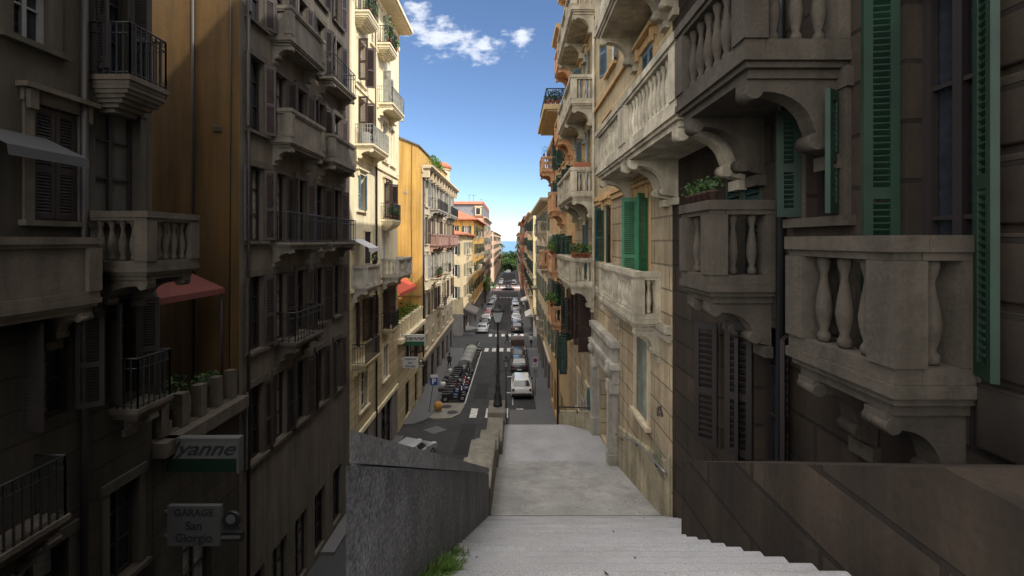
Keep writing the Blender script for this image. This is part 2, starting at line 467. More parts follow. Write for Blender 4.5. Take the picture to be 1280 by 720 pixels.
def building(name, label, X, side, y0, y1, zones, ops=(), depth=10., roof=None, group=None, fops=(), frontmat=None, cat='house'):
    """zones: (z0, z1, material, part name); facade on plane X; ops: openings (t0, t1, z0, z1) of the facade, fops of the wall facing -Y"""
    root = thing(name, label, cat, (X, (y0+y1)/2, gz((y0+y1)/2)), 0, group)
    sg = -1 if side == 'L' else 1
    for z0, z1, m, nm in zones:
        mb = MB()
        wall_face(mb, side, X, y0, y1, z0, z1, ops)
        xb = X + sg*depth
        if frontmat is None: wall_face(mb, 'F', y0, min(X, xb), max(X, xb), z0, z1, fops)
        mb.quad((X, y1, z0), (xb, y1, z0), (xb, y1, z1), (X, y1, z1)); mb.quad((xb, y0, z0), (xb, y1, z0), (xb, y1, z1), (xb, y0, z1))
        part(mb, nm, m, root, fix=False)
    z0, zt = zones[0][0], zones[-1][1]; xb = X + sg*depth
    if frontmat is not None:
        mb = MB(); wall_face(mb, 'F', y0, min(X, xb), max(X, xb), z0, zt, fops); part(mb, 'side_wall', frontmat, root, fix=False)
    return root

def band(mb, side, X, t0, t1, z0, z1, d):
    F = fmap(side, X); a = F(t0, .0, z0); b = F(t1, d, z1)
    mb.box(a[0], b[0], a[1], b[1], z0, z1)

def cornice(root, side, X, t0, t1, z, over, mat, thick=.22, mod=None, endover=.25, name='cornice', moddrop=.35):
    mb = MB()
    band(mb, side, X, t0-endover, t1+.0, z-thick, z, over)
    band(mb, side, X, t0-endover*.7, t1, z-thick-.1, z-thick-.001, over*.86)
    band(mb, side, X, t0-.08, t1, z-thick-.45, z-thick-.101, .1)
    if mod:
        n = int((t1-t0)/mod)
        for i in range(n+1):
            t = t0+.2+(t1-t0-.4)*i/max(1, n)
            band(mb, side, X, t-.09, t+.09, z-thick-.1-moddrop, z-thick-.102, over*.7)
    return part(mb, name, mat, root)

def flatroof(root, X, side, y0, y1, z, depth, mat, t=.25):
    sg = -1 if side == 'L' else 1; mb = MB()
    mb.box(X+sg*.0, X+sg*depth, y0, y1, z, z+t); return part(mb, 'roof', mat, root)

def hiproof(root, x0, x1, y0, y1, z, h, over, mat):
    mb = MB(); x0 -= over; x1 += over; y0 -= over; y1 += over
    k = min(x1-x0, y1-y0)/2
    if (x1-x0) < (y1-y0): r0, r1 = ((x0+x1)/2, y0+k, z+h), ((x0+x1)/2, y1-k, z+h)
    else: r0, r1 = (x0+k, (y0+y1)/2, z+h), (x1-k, (y0+y1)/2, z+h)
    c = [(x0, y0, z), (x1, y0, z), (x1, y1, z), (x0, y1, z)]
    if (x1-x0) < (y1-y0):
        fs = [(0, 1, 4), (1, 2, 5, 4), (2, 3, 5), (3, 0, 4, 5)]
    else: fs = [(0, 1, 5, 4), (1, 2, 5), (2, 3, 4, 5), (3, 0, 4)]
    mb.add(c+[r0, r1], fs+[(0, 3, 2, 1)])
    mb.box(x0, x1, y0, y1, z-.2, z-.002)
    return part(mb, 'roof', mat, root)

def pipe(root, pts, r=.06, mat=darkmetal, name='drainpipe'):
    mb = MB(); mb.tube(pts, r, 8)
    return part(mb, name, mat, root)

def potted(label, loc, r=.14, h=.24, fr=.25, fh=.3, n=70, leaf=leaf_b, pot=terracotta, group=None, size=.07, trail=False):
    o = thing('potted_plant', label, 'potted plant', loc, 0, group)
    mb = MB(); mb.lathe([(r*.7, 0), (r*.95, h*.8), (r*1.08, h*.82), (r*1.08, h), (r*.9, h), (r*.85, h*.88)], 0, 0, 0, 12); lpart(mb, 'pot', pot, o)
    mb = MB(); mb.leaves((0, 0, h+fh*.7), (fr, fr, fh), n, size)
    for k in range(5):
        a = rnd.uniform(0, 6.3); mb.tube([(0, 0, h*.9), (math.cos(a)*fr*.5, math.sin(a)*fr*.5, h+fh*rnd.uniform(.6, 1.3))], .008, 4)
    if trail: mb.leaves((0, 0, h*.3), (fr*1.1, fr*1.1, h*1.3), n//2, size, shell=.7)
    lpart(mb, 'foliage', leaf, o, fix=False)
    return o
# ------------------------------------------------------------------ ground, road, pavements, stairs
def sheet(mb, x0, x1, y0, y1, dz, n=1, t=0., mi=0):
    """sheet following the street's fall; t > 0 gives it a thickness (kerb)"""
    a = [(x0, y0, gz(y0)+dz), (x1, y0, gz(y0)+dz), (x1, y1, gz(y1)+dz), (x0, y1, gz(y1)+dz)]
    if t: mb.add(a+[(x, y, z-t) for x, y, z in a], [(0, 1, 2, 3), (0, 1, 5, 4), (1, 2, 6, 5), (2, 3, 7, 6), (3, 0, 4, 7)], mi)
    else: mb.quad(*a, mi)
mb = MB(); mb.quad((-260, -60, gz(-60)-.03), (260, -60, gz(-60)-.03), (260, 345, gz(345)-.03), (-260, 345, gz(345)-.03))
mb.quad((-260, 345, gz(345)-.03), (260, 345, gz(345)-.03), (260, 352, -28), (-260, 352, -28))
struct(mb, 'ground', ground_m)
mb = MB(); mb.quad((-40000, 350, -26.5), (40000, 350, -26.5), (40000, 60000, -26.5), (-40000, 60000, -26.5))
sea_m, nt, b = nodes('sea water'); b.inputs['Base Color'].default_value = (.10, .20, .30, 1); b.inputs['Roughness'].default_value = .35
nn = nt.nodes.new('ShaderNodeTexNoise'); nn.inputs['Scale'].default_value = .05; nn.inputs['Detail'].default_value = 6
tc = nt.nodes.new('ShaderNodeTexCoord'); nt.links.new(tc.outputs['Object'], nn.inputs['Vector'])
bp = nt.nodes.new('ShaderNodeBump'); bp.inputs['Strength'].default_value = .4; nt.links.new(nn.outputs[0], bp.inputs['Height']); nt.links.new(bp.outputs[0], b.inputs['Normal'])
struct(mb, 'sea', sea_m, fix=False)
mb = MB(); sheet(mb, -8.0, 3.28, -30, 58.2, 0); sheet(mb, -60, 60, 58.2, 66.8, 0); sheet(mb, -8.0, 3.28, 66.8, 150, 0); sheet(mb, -8, 3.28, 176, 300, 0); sheet(mb, -60, 60, 300, 318, 0)
struct(mb, 'road', asph, fix=False)
mb = MB(); sheet(mb, -60, 60, 150, 176, .004); struct(mb, 'plaza_paving', pink, fix=False)
# left pavement with its wider corner, right pavement
mb = MB()
K = .13
def poly_slab(mb, pts, dz, t):
    n = len(pts); v = [(x, y, gz(y)+dz) for x, y in pts]
    mb.add(v+[(x, y, z-t) for x, y, z in v], [tuple(range(n))]+[(i, (i+1) % n, n+(i+1) % n, n+i) for i in range(n)])
poly_slab(mb, [(-7.98, 31.6), (-7.2, 31.7), (-6.45, 32.6), (-6.2, 33.6), (-6.1, 35), (-6.1, 57.6), (-7.98, 57.6)], K, .3)
for a, b_ in ((67.6, 150), (176, 298)): poly_slab(mb, [(-5.9, a), (-5.9, b_), (-7.98, b_), (-7.98, a)], K, .3)
poly_slab(mb, [(-7.98, 18), (-7.4, 18), (-7.4, 29.6), (-7.98, 29.6)], K, .3)
struct(mb, 'left_pavement', pave, fix=False)
mb = MB(); poly_slab(mb, [(-6.44, 33.0), (-5.9, 32.7), (-4.6, 32.9), (-4.05, 33.7), (-3.9, 35.4), (-3.95, 36.2), (-6.09, 36.2), (-6.09, 35), (-6.19, 33.6)], K-.01, .3)
struct(mb, 'corner_pavement', pave2, fix=False)
mb = MB(); poly_slab(mb, [(-.2, 28.4), (3.28, 28.4), (3.28, 57.6), (1.95, 57.6), (1.95, 34.6), (-.2, 34.6)], K, .3)
for a, b_ in ((67.6, 150), (176, 298)): poly_slab(mb, [(1.9, a), (3.28, a), (3.28, b_), (1.9, b_)], K, .3)
poly_slab(mb, [(1.95, 15), (3.28, 15), (3.28, 28.39), (1.95, 28.39)], K, .3)
struct(mb, 'right_pavement', pave, fix=False)
mb = MB()
for k in range(4): sheet(mb, -3.3+k*1.22, -2.75+k*1.22, 33.2, 35.2, .004)
for yc in (57.0, 67.3, 127.0):
    for k in range(6): sheet(mb, -3.6+k*.98, -3.1+k*.98, yc-1., yc+1., .004)
sheet(mb, -4.02, -3.92, 36.3, 56, .004)
for yy in (39.2, 44.4): sheet(mb, -.5, .1, yy-.1, yy+.15, .004)
sheet(mb, .02, .1, 36, 56, .004)
sheet(mb, -60, 60, 163, 168, .009)
struct(mb, 'road_markings', paintw, fix=False)
mb = MB()
for x0, x1, y0, y1 in ((-3.4, -2.2, 37.5, 42), (-1.9, -1.2, 45, 55.5), (-6.9, -4.8, 24, 26), (-3.2, -.9, 72, 80), (-2, -.6, 92, 110), (-3.7, -2.6, 27, 32)): sheet(mb, x0, x1, y0, y1, .0025)
struct(mb, 'road_patches', surf('patched asphalt', (.027, .027, .028), .9, .2, .6, 60, .2, 0., speck=.2), fix=False)
mb = MB()
for x, y in ((-5.6, 30.9),):
    mb.quad((x-.75, y, gz(y)+.004), (x+.1, y-.7, gz(y-.7)+.004), (x+.95, y, gz(y)+.004), (x+.1, y+.7, gz(y+.7)+.004))
tag(kind(link('manhole_cover', mb.mesh('manhole_cover', pave, False)), 'structure'), 'diamond shaped pale road patch by the parked silver car', 'road patch')
mb = MB()
for x, y in ((-5.35, 35.3), (-4.7, 34.0)):
    mb.add([(x+.42*math.cos(a*math.pi/12), y+.42*math.sin(a*math.pi/12), gz(y+.42*math.sin(a*math.pi/12))+K-.005) for a in range(24)], [tuple(range(24))])
kind(link('pavement_covers', mb.mesh('pavement_covers', asph, False)), 'structure')

# ---- stairs
IX = -.5
def zs(y):
    """nosing line of the stairs"""
    if y <= 2.0: return -1.62
    if y <= 9.2: return -1.62-(y-2.0)*.5875
    if y <= 13.9: return -5.93-(y-9.2)*.245
    if y <= 17.3: return -7.15-(y-13.9)*.06
    return max(-7.36-(y-17.3)*.57, gz(y)+K)
mb = MB()
prof = [(-9, -1.62), (2.0, -1.62)]; y, z = 2.0, -1.62
ny = 24
for i in range(ny):
    z2 = -1.62-4.23*(i+1)/ny
    prof.append((y, z2)); y = 2.0+7.2*(i+1)/ny; prof.append((y-.028, z2)); prof.append((y-.008, z2-.008)); prof.append((y, z2-.026))
top1 = len(prof)
def solid(prof, x0, x1, mi):
    v0 = [(x0, p, q) for p, q in prof]; v1 = [(x1, p, q) for p, q in prof]; n = len(prof)
    o = len(mb.v); mb.v += v0+v1
    for i in range(n-1):
        mb.f.append([o+i, o+i+1, o+n+i+1, o+n+i]); mb.m.append(mi); mb.s.append(False)
    b0 = len(mb.v); mb.v += [(x0, prof[0][0], -14), (x0, prof[-1][0], -14), (x1, prof[0][0], -14), (x1, prof[-1][0], -14)]
    mb.f += [[o+i for i in range(n)]+[b0+1, b0], [o+n+i for i in range(n)]+[b0+3, b0+2]]; mb.m += [mi, mi]; mb.s += [False, False]
solid(prof, -.6, XR, 0)
p2 = [(9.2, -5.85), (9.22, -5.98)]
for i in range(3):   # long shallow ramps with low steps
    ya = 9.22+i*1.56; p2 += [(ya+1.56, -5.98-(i+1)*.37+.1), (ya+1.561, -5.98-(i+1)*.37)]
p2 = [(9.2, -5.85), (9.22, -5.96), (13.9, -7.09)]
solid(p2, -.6, XR, 1)
p3 = [(13.9, -7.09), (13.92, -7.17), (15.4, -7.25), (15.41, -7.28), (17.3, -7.36)]
solid(p3, -.6, XR, 0)
p4 = [(17.3, -7.36)]; y, z = 17.3, -7.36
while z > gz(y)+K+.2:
    z -= .165; p4.append((y, z)); y += .29; p4.append((y, z))
solid(p4, -.35, 1.9, 0)
struct(mb, 'stairs', [stair_m, ramp_m], fix=False)

# ---- granite parapet beside the top flight
pt = thing('granite_parapet', 'dark speckled granite parapet with a lighter coping beside the top flight of steps', 'parapet wall', (-.65, 5, -14))
ptop = lambda y: -.587-(y-1.337)*.541
def sloped(x0, x1, pts, zb, name, mat, bev=0.):
    mb = MB(); n = len(pts); v = [(x, y+m_, z-.541*m_) for x, m_ in ((x0, 1), (x1, 0)) for y, z, m_ in [(y, z, m_*(.5 if i == 0 and y < 1.4 else 0)) for i, (y, z) in enumerate(pts)]]; v += [(x, y, zb(y)) for x, y, z in v]
    for i in range(n-1):
        mb.add([v[i], v[i+1], v[n+i+1], v[n+i], v[2*n+i], v[2*n+i+1], v[3*n+i+1], v[3*n+i]], [(0, 1, 2, 3), (4, 5, 6, 7), (0, 1, 5, 4), (3, 2, 6, 7)]+([(0, 3, 7, 4)] if i == 0 else [])+([(1, 2, 6, 5)] if i == n-2 else []))
    return part(mb, name, mat, pt, fix=False)
ys = [1.3, 9.35]
sloped(-.655, IX, [(y, ptop(y)-.11) for y in ys], lambda y: gz(y)-.2, 'wall', granite)
cy_ = [1.3, 2.75, 4.2, 5.55, 6.9, 8.2, 9.35]
for a, b_ in zip(cy_[:-1], cy_[1:]): sloped(-.665, IX+.01, [(a if a < 1.4 else a+.005, ptop(a)), (b_-.005, ptop(b_))], lambda y: ptop(y)-.1, 'coping_block', granite_c)
lw2 = thing('terrace_wall', 'low dark granite wall closing the top landing towards the left houses', 'low wall', (-4, 1.5, -1.6))
mb = MB(); mb.box(-7.98, -.62, 1.36, 1.6, -14, -1.45); part(mb, 'wall', granite, lw2)
mb = MB(); mb.box(-7.98, -.62, 1.33, 1.63, -1.448, -1.38); part(mb, 'coping', granite_c, lw2)
mb = MB(); mb.box(-7.98, -.61, -9, 1.35, -1.9, -1.62); struct(mb, 'landing', stair_m)
# ---- stepped pier wall further down
pt = thing('stepped_stone_wall', 'brown cut stone stair wall with stepped capping blocks below the granite parapet', 'stair wall', (-.65, 18, -14))
steps = [(9.4, 10.75, -5.35, -1.19, -.46), (10.75, 12.3, -5.62, -1.16, -.46), (12.3, 13.2, -6.0, -1.1, -.46), (13.2, 14.6, -6.35, -1.05, -.42), (14.6, 16.6, -6.75, -.92, -.32)]
zprev = None
mb = MB()
for (a, b_, zt, x0, x1) in steps: mb.box(x0+.05, x1-.01, a+.002, b_-.002, -14.2, zt-.2)
mb.box(-.85, -.34, 16.602, 18.6, -14.2, -7.05)
yy = 18.6; zz = -7.35
while zz > gz(yy)+.9: mb.box(-.8, -.36, yy+.002, yy+1.2, -14.6, zz); yy += 1.2; zz -= .68
part(mb, 'wall', pier_m, pt)
for (a, b_, zt, x0, x1) in steps:
    mb = MB(); mb.box(x0, x1, a-.04, b_-.05, zt-.198, zt); part(mb, 'capping_block', pier_m, pt, bevel=.04)
mb = MB(); mb.box(-.95, -.28, 16.7, 18.0, -7.04, -6.62); part(mb, 'capping_block', pier_m, pt, bevel=.05)

# weeds at the foot of the parapet, litter of dry leaves
mb = MB(); g = random.Random(3)
for _ in range(5200):
    y = 2.15+abs(g.gauss(.55, .42))
    if y > 3.7 or math.sin(y*7.3)+.9*math.sin(y*17) < -.75: continue
    d = min(.16, abs(g.gauss(0, .07))); x = IX+.005+d; z = -1.62-math.ceil((y-2.0)/.3)*.17625
    h = g.uniform(.012, .05)*(1.1-d*3); a = g.uniform(0, 6.28); w = .005
    tip = (x+g.uniform(-.03, .07), y+g.gauss(0, .04), z+h)
    mb.add([(x-w*math.cos(a), y-w*math.sin(a), z), (x+w*math.cos(a), y+w*math.sin(a), z), tip], [(0, 1, 2)])
kind(tag(link('weeds', mb.mesh('weeds', grass_m, False)), 'bright green weeds growing at the foot of the granite parapet', 'weeds'), 'stuff')
mb = MB()
for _ in range(300):
    y = g.uniform(2.2, 16.5); x = g.uniform(-.3, 3.1)
    if y < 9.2: z = -1.62-math.ceil((y-2.0)/.3)*.17625
    elif y < 13.9: z = -5.96-(y-9.22)*.2414
    else: z = -7.17-(y-13.92)*.055
    s = g.uniform(.006, .022); a = g.uniform(0, 6.28)
    mb.add([(x+s*math.cos(a), y+s*math.sin(a), z+.012), (x-s*.5*math.sin(a), y+s*.5*math.cos(a), z+.004), (x-s*math.cos(a), y-s*math.sin(a), z+.016), (x+s*.5*math.sin(a), y-s*.5*math.cos(a), z+.006)], [(0, 1, 2, 3)])
kind(tag(link('fallen_leaves', mb.mesh('fallen_leaves', flat('dry leaf', (.05, .035, .025), .9), False)), 'small dark dry leaves scattered over the steps', 'fallen leaves'), 'stuff')

# low guard wall beside the door landing
lw = thing('low_wall', 'low tan guard wall with dark rail past the carved doorway', 'low wall', (2.6, 17, -7.4))
mb = MB()
a, b_ = Vector((1.9, 17.55)), Vector((3.22, 16.5)); nrm = Vector((b_.y-a.y, a.x-b_.x)).normalized()*.16
q = [a, b_, b_-nrm, a-nrm]
mb.add([(p.x, p.y, -13.2) for p in q]+[(p.x, p.y, z) for p, z in zip(q, (-6.92, -6.55, -6.55, -6.92))], [(0, 1, 2, 3), (4, 5, 6, 7), (0, 1, 5, 4), (1, 2, 6, 5), (2, 3, 7, 6), (3, 0, 4, 7)])
part(mb, 'wall', plinth_m, lw)
mb = MB(); mb.tube([(1.9, 17.47, -6.72), (3.2, 16.42, -6.35)], .03)
for f in (0, .5, 1): mb.tube([(1.9+1.3*f, 17.47-1.05*f, -6.95+.37*f), (1.9+1.3*f, 17.47-1.05*f, -6.72+.37*f)], .02)
part(mb, 'rail', darkmetal, lw)
hr = thing('handrail', 'thin grey metal handrail fixed to the right house wall above the steps', 'handrail', (3.2, 11, -6.5))
mb = MB(); mb.tube([(3.3, 13.3, -5.95), (3.18, 13.25, -5.95), (3.18, 11.1, -5.16), (3.18, 9.2, -4.85), (3.2, 9.1, -4.86), (3.3, 9.1, -4.93)], .024)
part(mb, 'bar', flat('galvanised steel', (.3, .3, .3), .4, .7), hr)
for y, z in ((11.1, -5.17), (12.6, -5.72), (9.6, -4.92)): mb = MB(); mb.tube([(3.18, y, z-.02), (3.2, y, z-.09), (3.31, y, z-.09)], .013); part(mb, 'bracket', iron, hr)
# ------------------------------------------------------------------ houses
def W(y0, h): return (y0, h)
def op(t, z, w, h): return (t-w/2, t+w/2, z, z+h)
def fill(root, side, X, lst):
    for k in lst: window(root, side, X, *k[:4], **(k[4] if len(k) > 4 else {}))

# ===== right: R1, the tan ashlar house above the steps
wins = [  # t, z, w, h, options
 (10.9, 5.65, 1.0, 2.5, dict(sh=blues, ang=(172, 172), sur=peach, style=1)),
 (9.6, 2.4, .9, 2.0, dict(sh=blues, ang=(170, 172), sur=peach, style=1)),
 (10.5, 3.9-1.3, 1.0, 2.1, dict(sh=blues, ang=(0, 0), sur=peach, style=1)),
 (14.3, 2.2, 1.0, 1.7, dict(sh=blues, ang=(168, 150), sur=peach, style=1)),
 (19.5, 1.9, 1.3, 2.9, dict(sh=blues, ang=(165, 170), sur=peach, style=0)),
 (19.5, 5.5, 1.3, 2.7, dict(sh=blues, ang=(150, 170), sur=peach, style=1)),
 (14.3, 5.7, 1.0, 1.9, dict(sh=blues, ang=(160, 168), sur=peach, style=1)),
 (10.8, -1.6, .8, 2.75, dict(sh=greens, ang=(105, 128), sur=peach, style=2)),
 (14.8, -.75, .85, 1.95, dict(sh=greend, ang=(140, 150), sur=peach, style=2)),
 (19.5, -1.7, 1.6, 2.65, dict(sh=teal, ang=(0, 0), sur=None)),
 (10.95, -4.45, 1.0, 2.0, dict(sh=greeng, ang=(0, 0), sur=creamtrim, style=0)),
 (18.4, -4.6, 1.1, 2.3, dict(sh=browns, ang=(100, 100), sur=None)),
 (20.9, -4.6, 1.1, 2.3, dict(sh=browns, ang=(100, 110), sur=None)),
 (18.7, -8.2, .7, 1.8, dict(sh=greeng, ang=(0, 0), sur=creamtrim)),
 (21.2, -8.3, .7, 1.8, dict(sh=greeng, ang=(0, 0), sur=creamtrim)),
]
wins = [w for w in wins if not (w[0] == 9.6)]
door = (15.05, -7.2, 2.0, 2.75)
r1 = building('stone_house', 'tall tan stone house with grey balustraded balconies and green shutters above the steps', XR, 'R', 8.9, 22.6,
    [(-14, -1.9, R1wall, 'lower_wall'), (-1.9, 1.55, R1wall, 'middle_wall'), (1.55, 12.4, R1up, 'upper_wall')],
    [op(*w[:4]) for w in wins]+[op(*door)], roof=None)
fill(r1, 'R', XR, wins)
cornice(r1, 'R', XR, 8.9, 22.6, 12.6, .9, peach, mod=.9)
flatroof(r1, XR, 'R', 8.9, 22.6, 12.62, 10, rooft)
for z, d, h in ((1.5, .12, .16), (1.34, .07, .14), (5.0, .1, .14), (8.7, .1, .14)): mb = MB(); band(mb, 'R', XR, 8.95, 22.55, z, z+h, d); part(mb, 'string_course', peach, r1)
for z, d, h in ((-1.95, .1, .16), (-2.12, .06, .14)): mb = MB(); band(mb, 'R', XR, 8.95, 22.55, z, z+h, d); part(mb, 'string_course', lstone, r1)
for (t0, t1, z, d) in ((6.5, 11.7, 1.85, 1.05), (17., 22., 1.85, .98), (9.55, 13.55, -1.75, .6), (17.3, 22., -1.75, .98), (17., 22., 5.5, .98), (6.5, 11.7, 5.6, 1.05), (16.8, 22., 9.1, 1.0)):
    if t0 < 8.9: t0 = 8.95
    balcony(r1, 'R', XR, (t0+t1)/2, z, t1-t0, d, 'stone', lstone if z < 6 else lstone, 0, 3 if t1-t0 > 4.5 else 2, drop=.75 if d > .8 else .6)
# plinth following the steps, drainpipe, portal
mb = MB()
for i in range(40):
    y0 = 8.95+i*.15; y1 = y0+.15
    if y1 > 13.5: break
    mb.add([(XR, y0, zs(y0)-.3), (XR-.035, y0, zs(y0)-.3), (XR-.035, y0, zs(y0)+1.2), (XR, y0, zs(y0)+1.26), (XR, y1, zs(y1)-.3), (XR-.035, y1, zs(y1)-.3), (XR-.035, y1, zs(y1)+1.2), (XR, y1, zs(y1)+1.26)],
           [(0, 1, 2, 3), (1, 5, 6, 2), (2, 6, 7, 3)]+([(4, 5, 6, 7)] if y1+.15 > 13.5 else []))
part(mb, 'plinth', plinth_m, r1, fix=False)
pipe(r1, [(3.2, 16.95, 12), (3.2, 16.95, -2.2), (3.2, 16.95, -2.3)], .05, lstone)
pipe(r1, [(3.24, 12.6, 1.3), (3.24, 12.6, -1.6)], .03, flat('rusty pipe', (.14, .07, .04), .8))
mb = MB()
for t in (13.62, 16.5):
    band(mb, 'R', XR, t-.26, t+.26, -8.0, -6.65, .3); band(mb, 'R', XR, t-.19, t+.19, -6.648, -4.75, .28); band(mb, 'R', XR, t-.27, t+.27, -4.748, -4.4, .3)
    mb.lathe([(.05, -.2), (.15, -.05), (.17, .1), (.1, .22), (.13, .3)], XR-.24, t, -4.1, 10)
band(mb, 'R', XR, 13.3, 16.85, -4.398, -3.95, .2); band(mb, 'R', XR, 13.15, 17.0, -3.948, -3.78, .3); band(mb, 'R', XR, 13.4, 16.75, -3.778, -3.3, .18); band(mb, 'R', XR, 13.25, 16.9, -3.298, -3.1, .28)
portal = part(mb, 'portal', wstone, r1)
mb = MB()
mb.box(XR+.2, XR+.26, 14.06, 16.04, -7.2, -4.46)
for z0, z1 in ((-7., -6.2), (-6., -5.3), (-5.15, -4.6)):
    for t0, t1 in ((14.2, 14.95), (15.12, 15.9)): mb.box(XR+.175, XR+.198, t0, t1, z0, z1)
dr = part(mb, 'door', flat('black brown door', (.02, .014, .012), .5), r1)
mb = MB(); mb.sphere((XR+.15, 15.05, -6.0), .035, 8); part(mb, 'handle', chrome, dr)
# scribbles on the right wall
gr = random.Random(5); mb = MB()
for cy, cz, n, sc in ((9.7, -4.75, 3, .2), (9.45, -4.95, 2, .18)):
    for k in range(n):
        p = [(XR-.05, cy+gr.gauss(0, sc)+.1*math.sin(i*1.3+k), cz+gr.gauss(0, sc*.5)+sc*math.cos(i*1.1+k*2)) for i in range(8)]
        mb.tube(p, .004, 4)
part(mb, 'graffiti', flat('green spray paint', (.2, .25, .17), .8), r1)
mb = MB()
for k in range(3):
    p = [(XR-.008, 9.5+.12*k+.1*math.sin(i*1.7+k), -3.75-.05*k+.12*math.cos(i*1.4+k*2)) for i in range(9)]
    mb.tube(p, .007, 4)
part(mb, 'graffiti', flat('dark spray paint', (.07, .065, .06), .8), r1)

# ===== right: R0, the house beside the camera, dimness put into its colours
wins = [(6.2, -.45, 1.0, 1.95, dict(sh=flat('black teal shutter paint', (.006, .028, .026), .6), ang=(0, 0), lod=1)), (4.6, .25, .5, 1.25, dict(sh=dgreens, ang=(105, 125), sur=darkst)),
        (3.33, -.95, .56, 3.1, dict(sh=flat('deep green shutter paint', (.005, .025, .013), .55), ang=(100, 150), sur=None)), (6.5, -3.3, .7, 2.0, dict(sh=dbrown, ang=(130, 140), lod=1)), (5.5, -3.0, .7, 1.9, dict(sh=dbrown, ang=(130, 140), lod=1)),
        (.9, -.3, .9, 2.3, dict(sh=dgreens, ang=(165, 165), lod=1)), (-2, -.3, .9, 2.3, dict(sh=dgreens, ang=(165, 165), lod=1))]
for t in (-2, 1.2, 4.4, 7.2):
    for z in (7.2, 10.8, 14.4): wins.append((t, z, .95, 2.2, dict(sh=dgreens, ang=(165, 165), lod=1, sur=darkst)))
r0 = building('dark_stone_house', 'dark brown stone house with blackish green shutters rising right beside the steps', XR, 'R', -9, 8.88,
    [(-14, 18.6, darkR, 'wall')], [op(*w[:4]) for w in wins])  # unseen upper storeys made tall to shade the left houses
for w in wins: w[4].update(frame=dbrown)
fill(r0, 'R', XR, wins)
balcony(r0, 'R', XR, 5.85, -.55, .95, .85, 'stone', darkst, 0, 2, .55)
balcony(r0, 'R', XR, 3.62, -1.02, 1.2, .63, 'stone', darkst, 0, 2, .6)
for z in (1.85, 5.6): balcony(r0, 'R', XR, 7.44, z, 2.9, 1.05, 'stone', lstone, 0, 2, .75); balcony(r0, 'R', XR, 5.08, z, 1.78, 1.05, 'stone', darkst, 0, 2, .75)  # one balcony run: pale stone, then the same stone dimmed
mb = MB(); q = [(.2, -1.05), (2., -1.05), (5.1, -2.6), (5.1, -6), (.2, -6)]
mb.prism(q, lambda p, q_, t: (t, p, q_), XR-1.3, XR-.002); part(mb, 'plinth', darkR, r0)  # dark block added to cover the pale steps
for k, (t, r_) in enumerate(((5.2, .05), (2.35, .012), (2.42, .012))): pipe(r0, [(XR-.07, t, 18), (XR-.07, t+.02*k, 4), (XR-.07, t-.03*k, -3)], r_, iron, 'drainpipe' if k == 0 else 'cable')
cornice(r0, 'R', XR, -9, 8.8, 18.8, .9, darkst, mod=.9)
flatroof(r0, XR, 'R', -9, 8.88, 18.82, 10, rooft)
mb = MB()
for k in range(13):   # raised rustic blocks by the camera
    z = -2.0+k*.52
    for t0, t1 in ((2.0, 2.95),): mb.box(XR-.05, XR, t0+.02, t1-.02+(k % 2)*.1, z+.03, z+.49)
part(mb, 'quoin_blocks', darkR, r0, bevel=.02)
for i in range(5):
    potted('small dark clay pot of leaves lined up on the dark house balcony rail', (2.55, 5.48+i*.18, .51), .065, .13, .12, .12, 40, leaf_d, flat('blackish clay', (.05, .022, .014), .9), 'pots on the dark right balcony', .035)  # pot colour has the dimness put in

# ===== right: R2, narrow tall orange-ochre house
peachwall = surf('peach plaster', (.55, .35, .17), .9, .15, .8, 14, .12, .2)
ochrewall = surf('pale ochre plaster', (.58, .43, .23), .9, .15, .8, 14, .12, .2)
wins = [(24., z, .95, 2.2, dict(sh=greend, ang=(100, 130), sur=peach, lod=1)) for z in (9.5, 5.7, 1.9, -1.9, -5.4)]
r2 = building('narrow_peach_house', 'narrow tall peach house with orange balconies next to the tan stone house', XR, 'R', 22.62, 25.0,
    [(-14, -2.2, R1wall, 'lower_wall'), (-2.2, 11.2, peachwall, 'upper_wall')], [op(*w[:4]) for w in wins])
fill(r2, 'R', XR, wins)
cornice(r2, 'R', XR, 22.62, 25., 11.4, 1.0, peach, endover=.0); flatroof(r2, XR, 'R', 22.62, 25, 11.42, 10, rooft)
for z in (9.5, 5.6): balcony(r2, 'R', XR, 24.1, z, 1.75, .85, 'stone' if z < 9 else 'panel', orange_st, 0, 2, .8)
# ===== right: R3
wins = []
for t in (27.2, 29.6):
    for z in (4.9, 1.95, -1.85, -5.1): wins.append((t, z, .95, 2.3, dict(sh=greend, ang=(120, 150), sur=peach, lod=1)))
wins.append((26.0, -7.9, .9, 2.3, dict(sh=greend, ang=(88, 92), lod=1)))
wins += [(29., -12.9, 1.6, 2.6, dict(frame=darkmetal, lod=2)), (27.0, -12.9, 1.2, 2.6, dict(frame=darkmetal, lod=2))]
r3 = building('ochre_house', 'ochre house with broad boxed eaves under a planted roof terrace', XR, 'R', 25.02, 31.0,
    [(-14, -8.2, ochrewall, 'lower_wall'), (-8.2, 7.6, ochrewall, 'upper_wall')], [op(*w[:4]) for w in wins])
fill(r3, 'R', XR, wins)
cornice(r3, 'R', XR, 25.4, 31., 7.95, 1.45, ochrewall, .3, endover=.35, mod=None); flatroof(r3, XR, 'R', 25.02, 31, 7.97, 10, rooft, .06)
mb = MB(); mb.box(XR-1.3, XR+2, 25.3, 25.34, 8.9, 8.95); mb.box(XR-1.3, XR-1.26, 25.35, 30.8, 8.9, 8.95)
for i in range(14): mb.box(XR-1.29+i*.24, XR-1.27+i*.24, 25.31, 25.33, 8.04, 8.9)
for i in range(22): mb.box(XR-1.29, XR-1.27, 25.4+i*.25, 25.42+i*.25, 8.04, 8.9)
part(mb, 'terrace_railing', iron, r3)
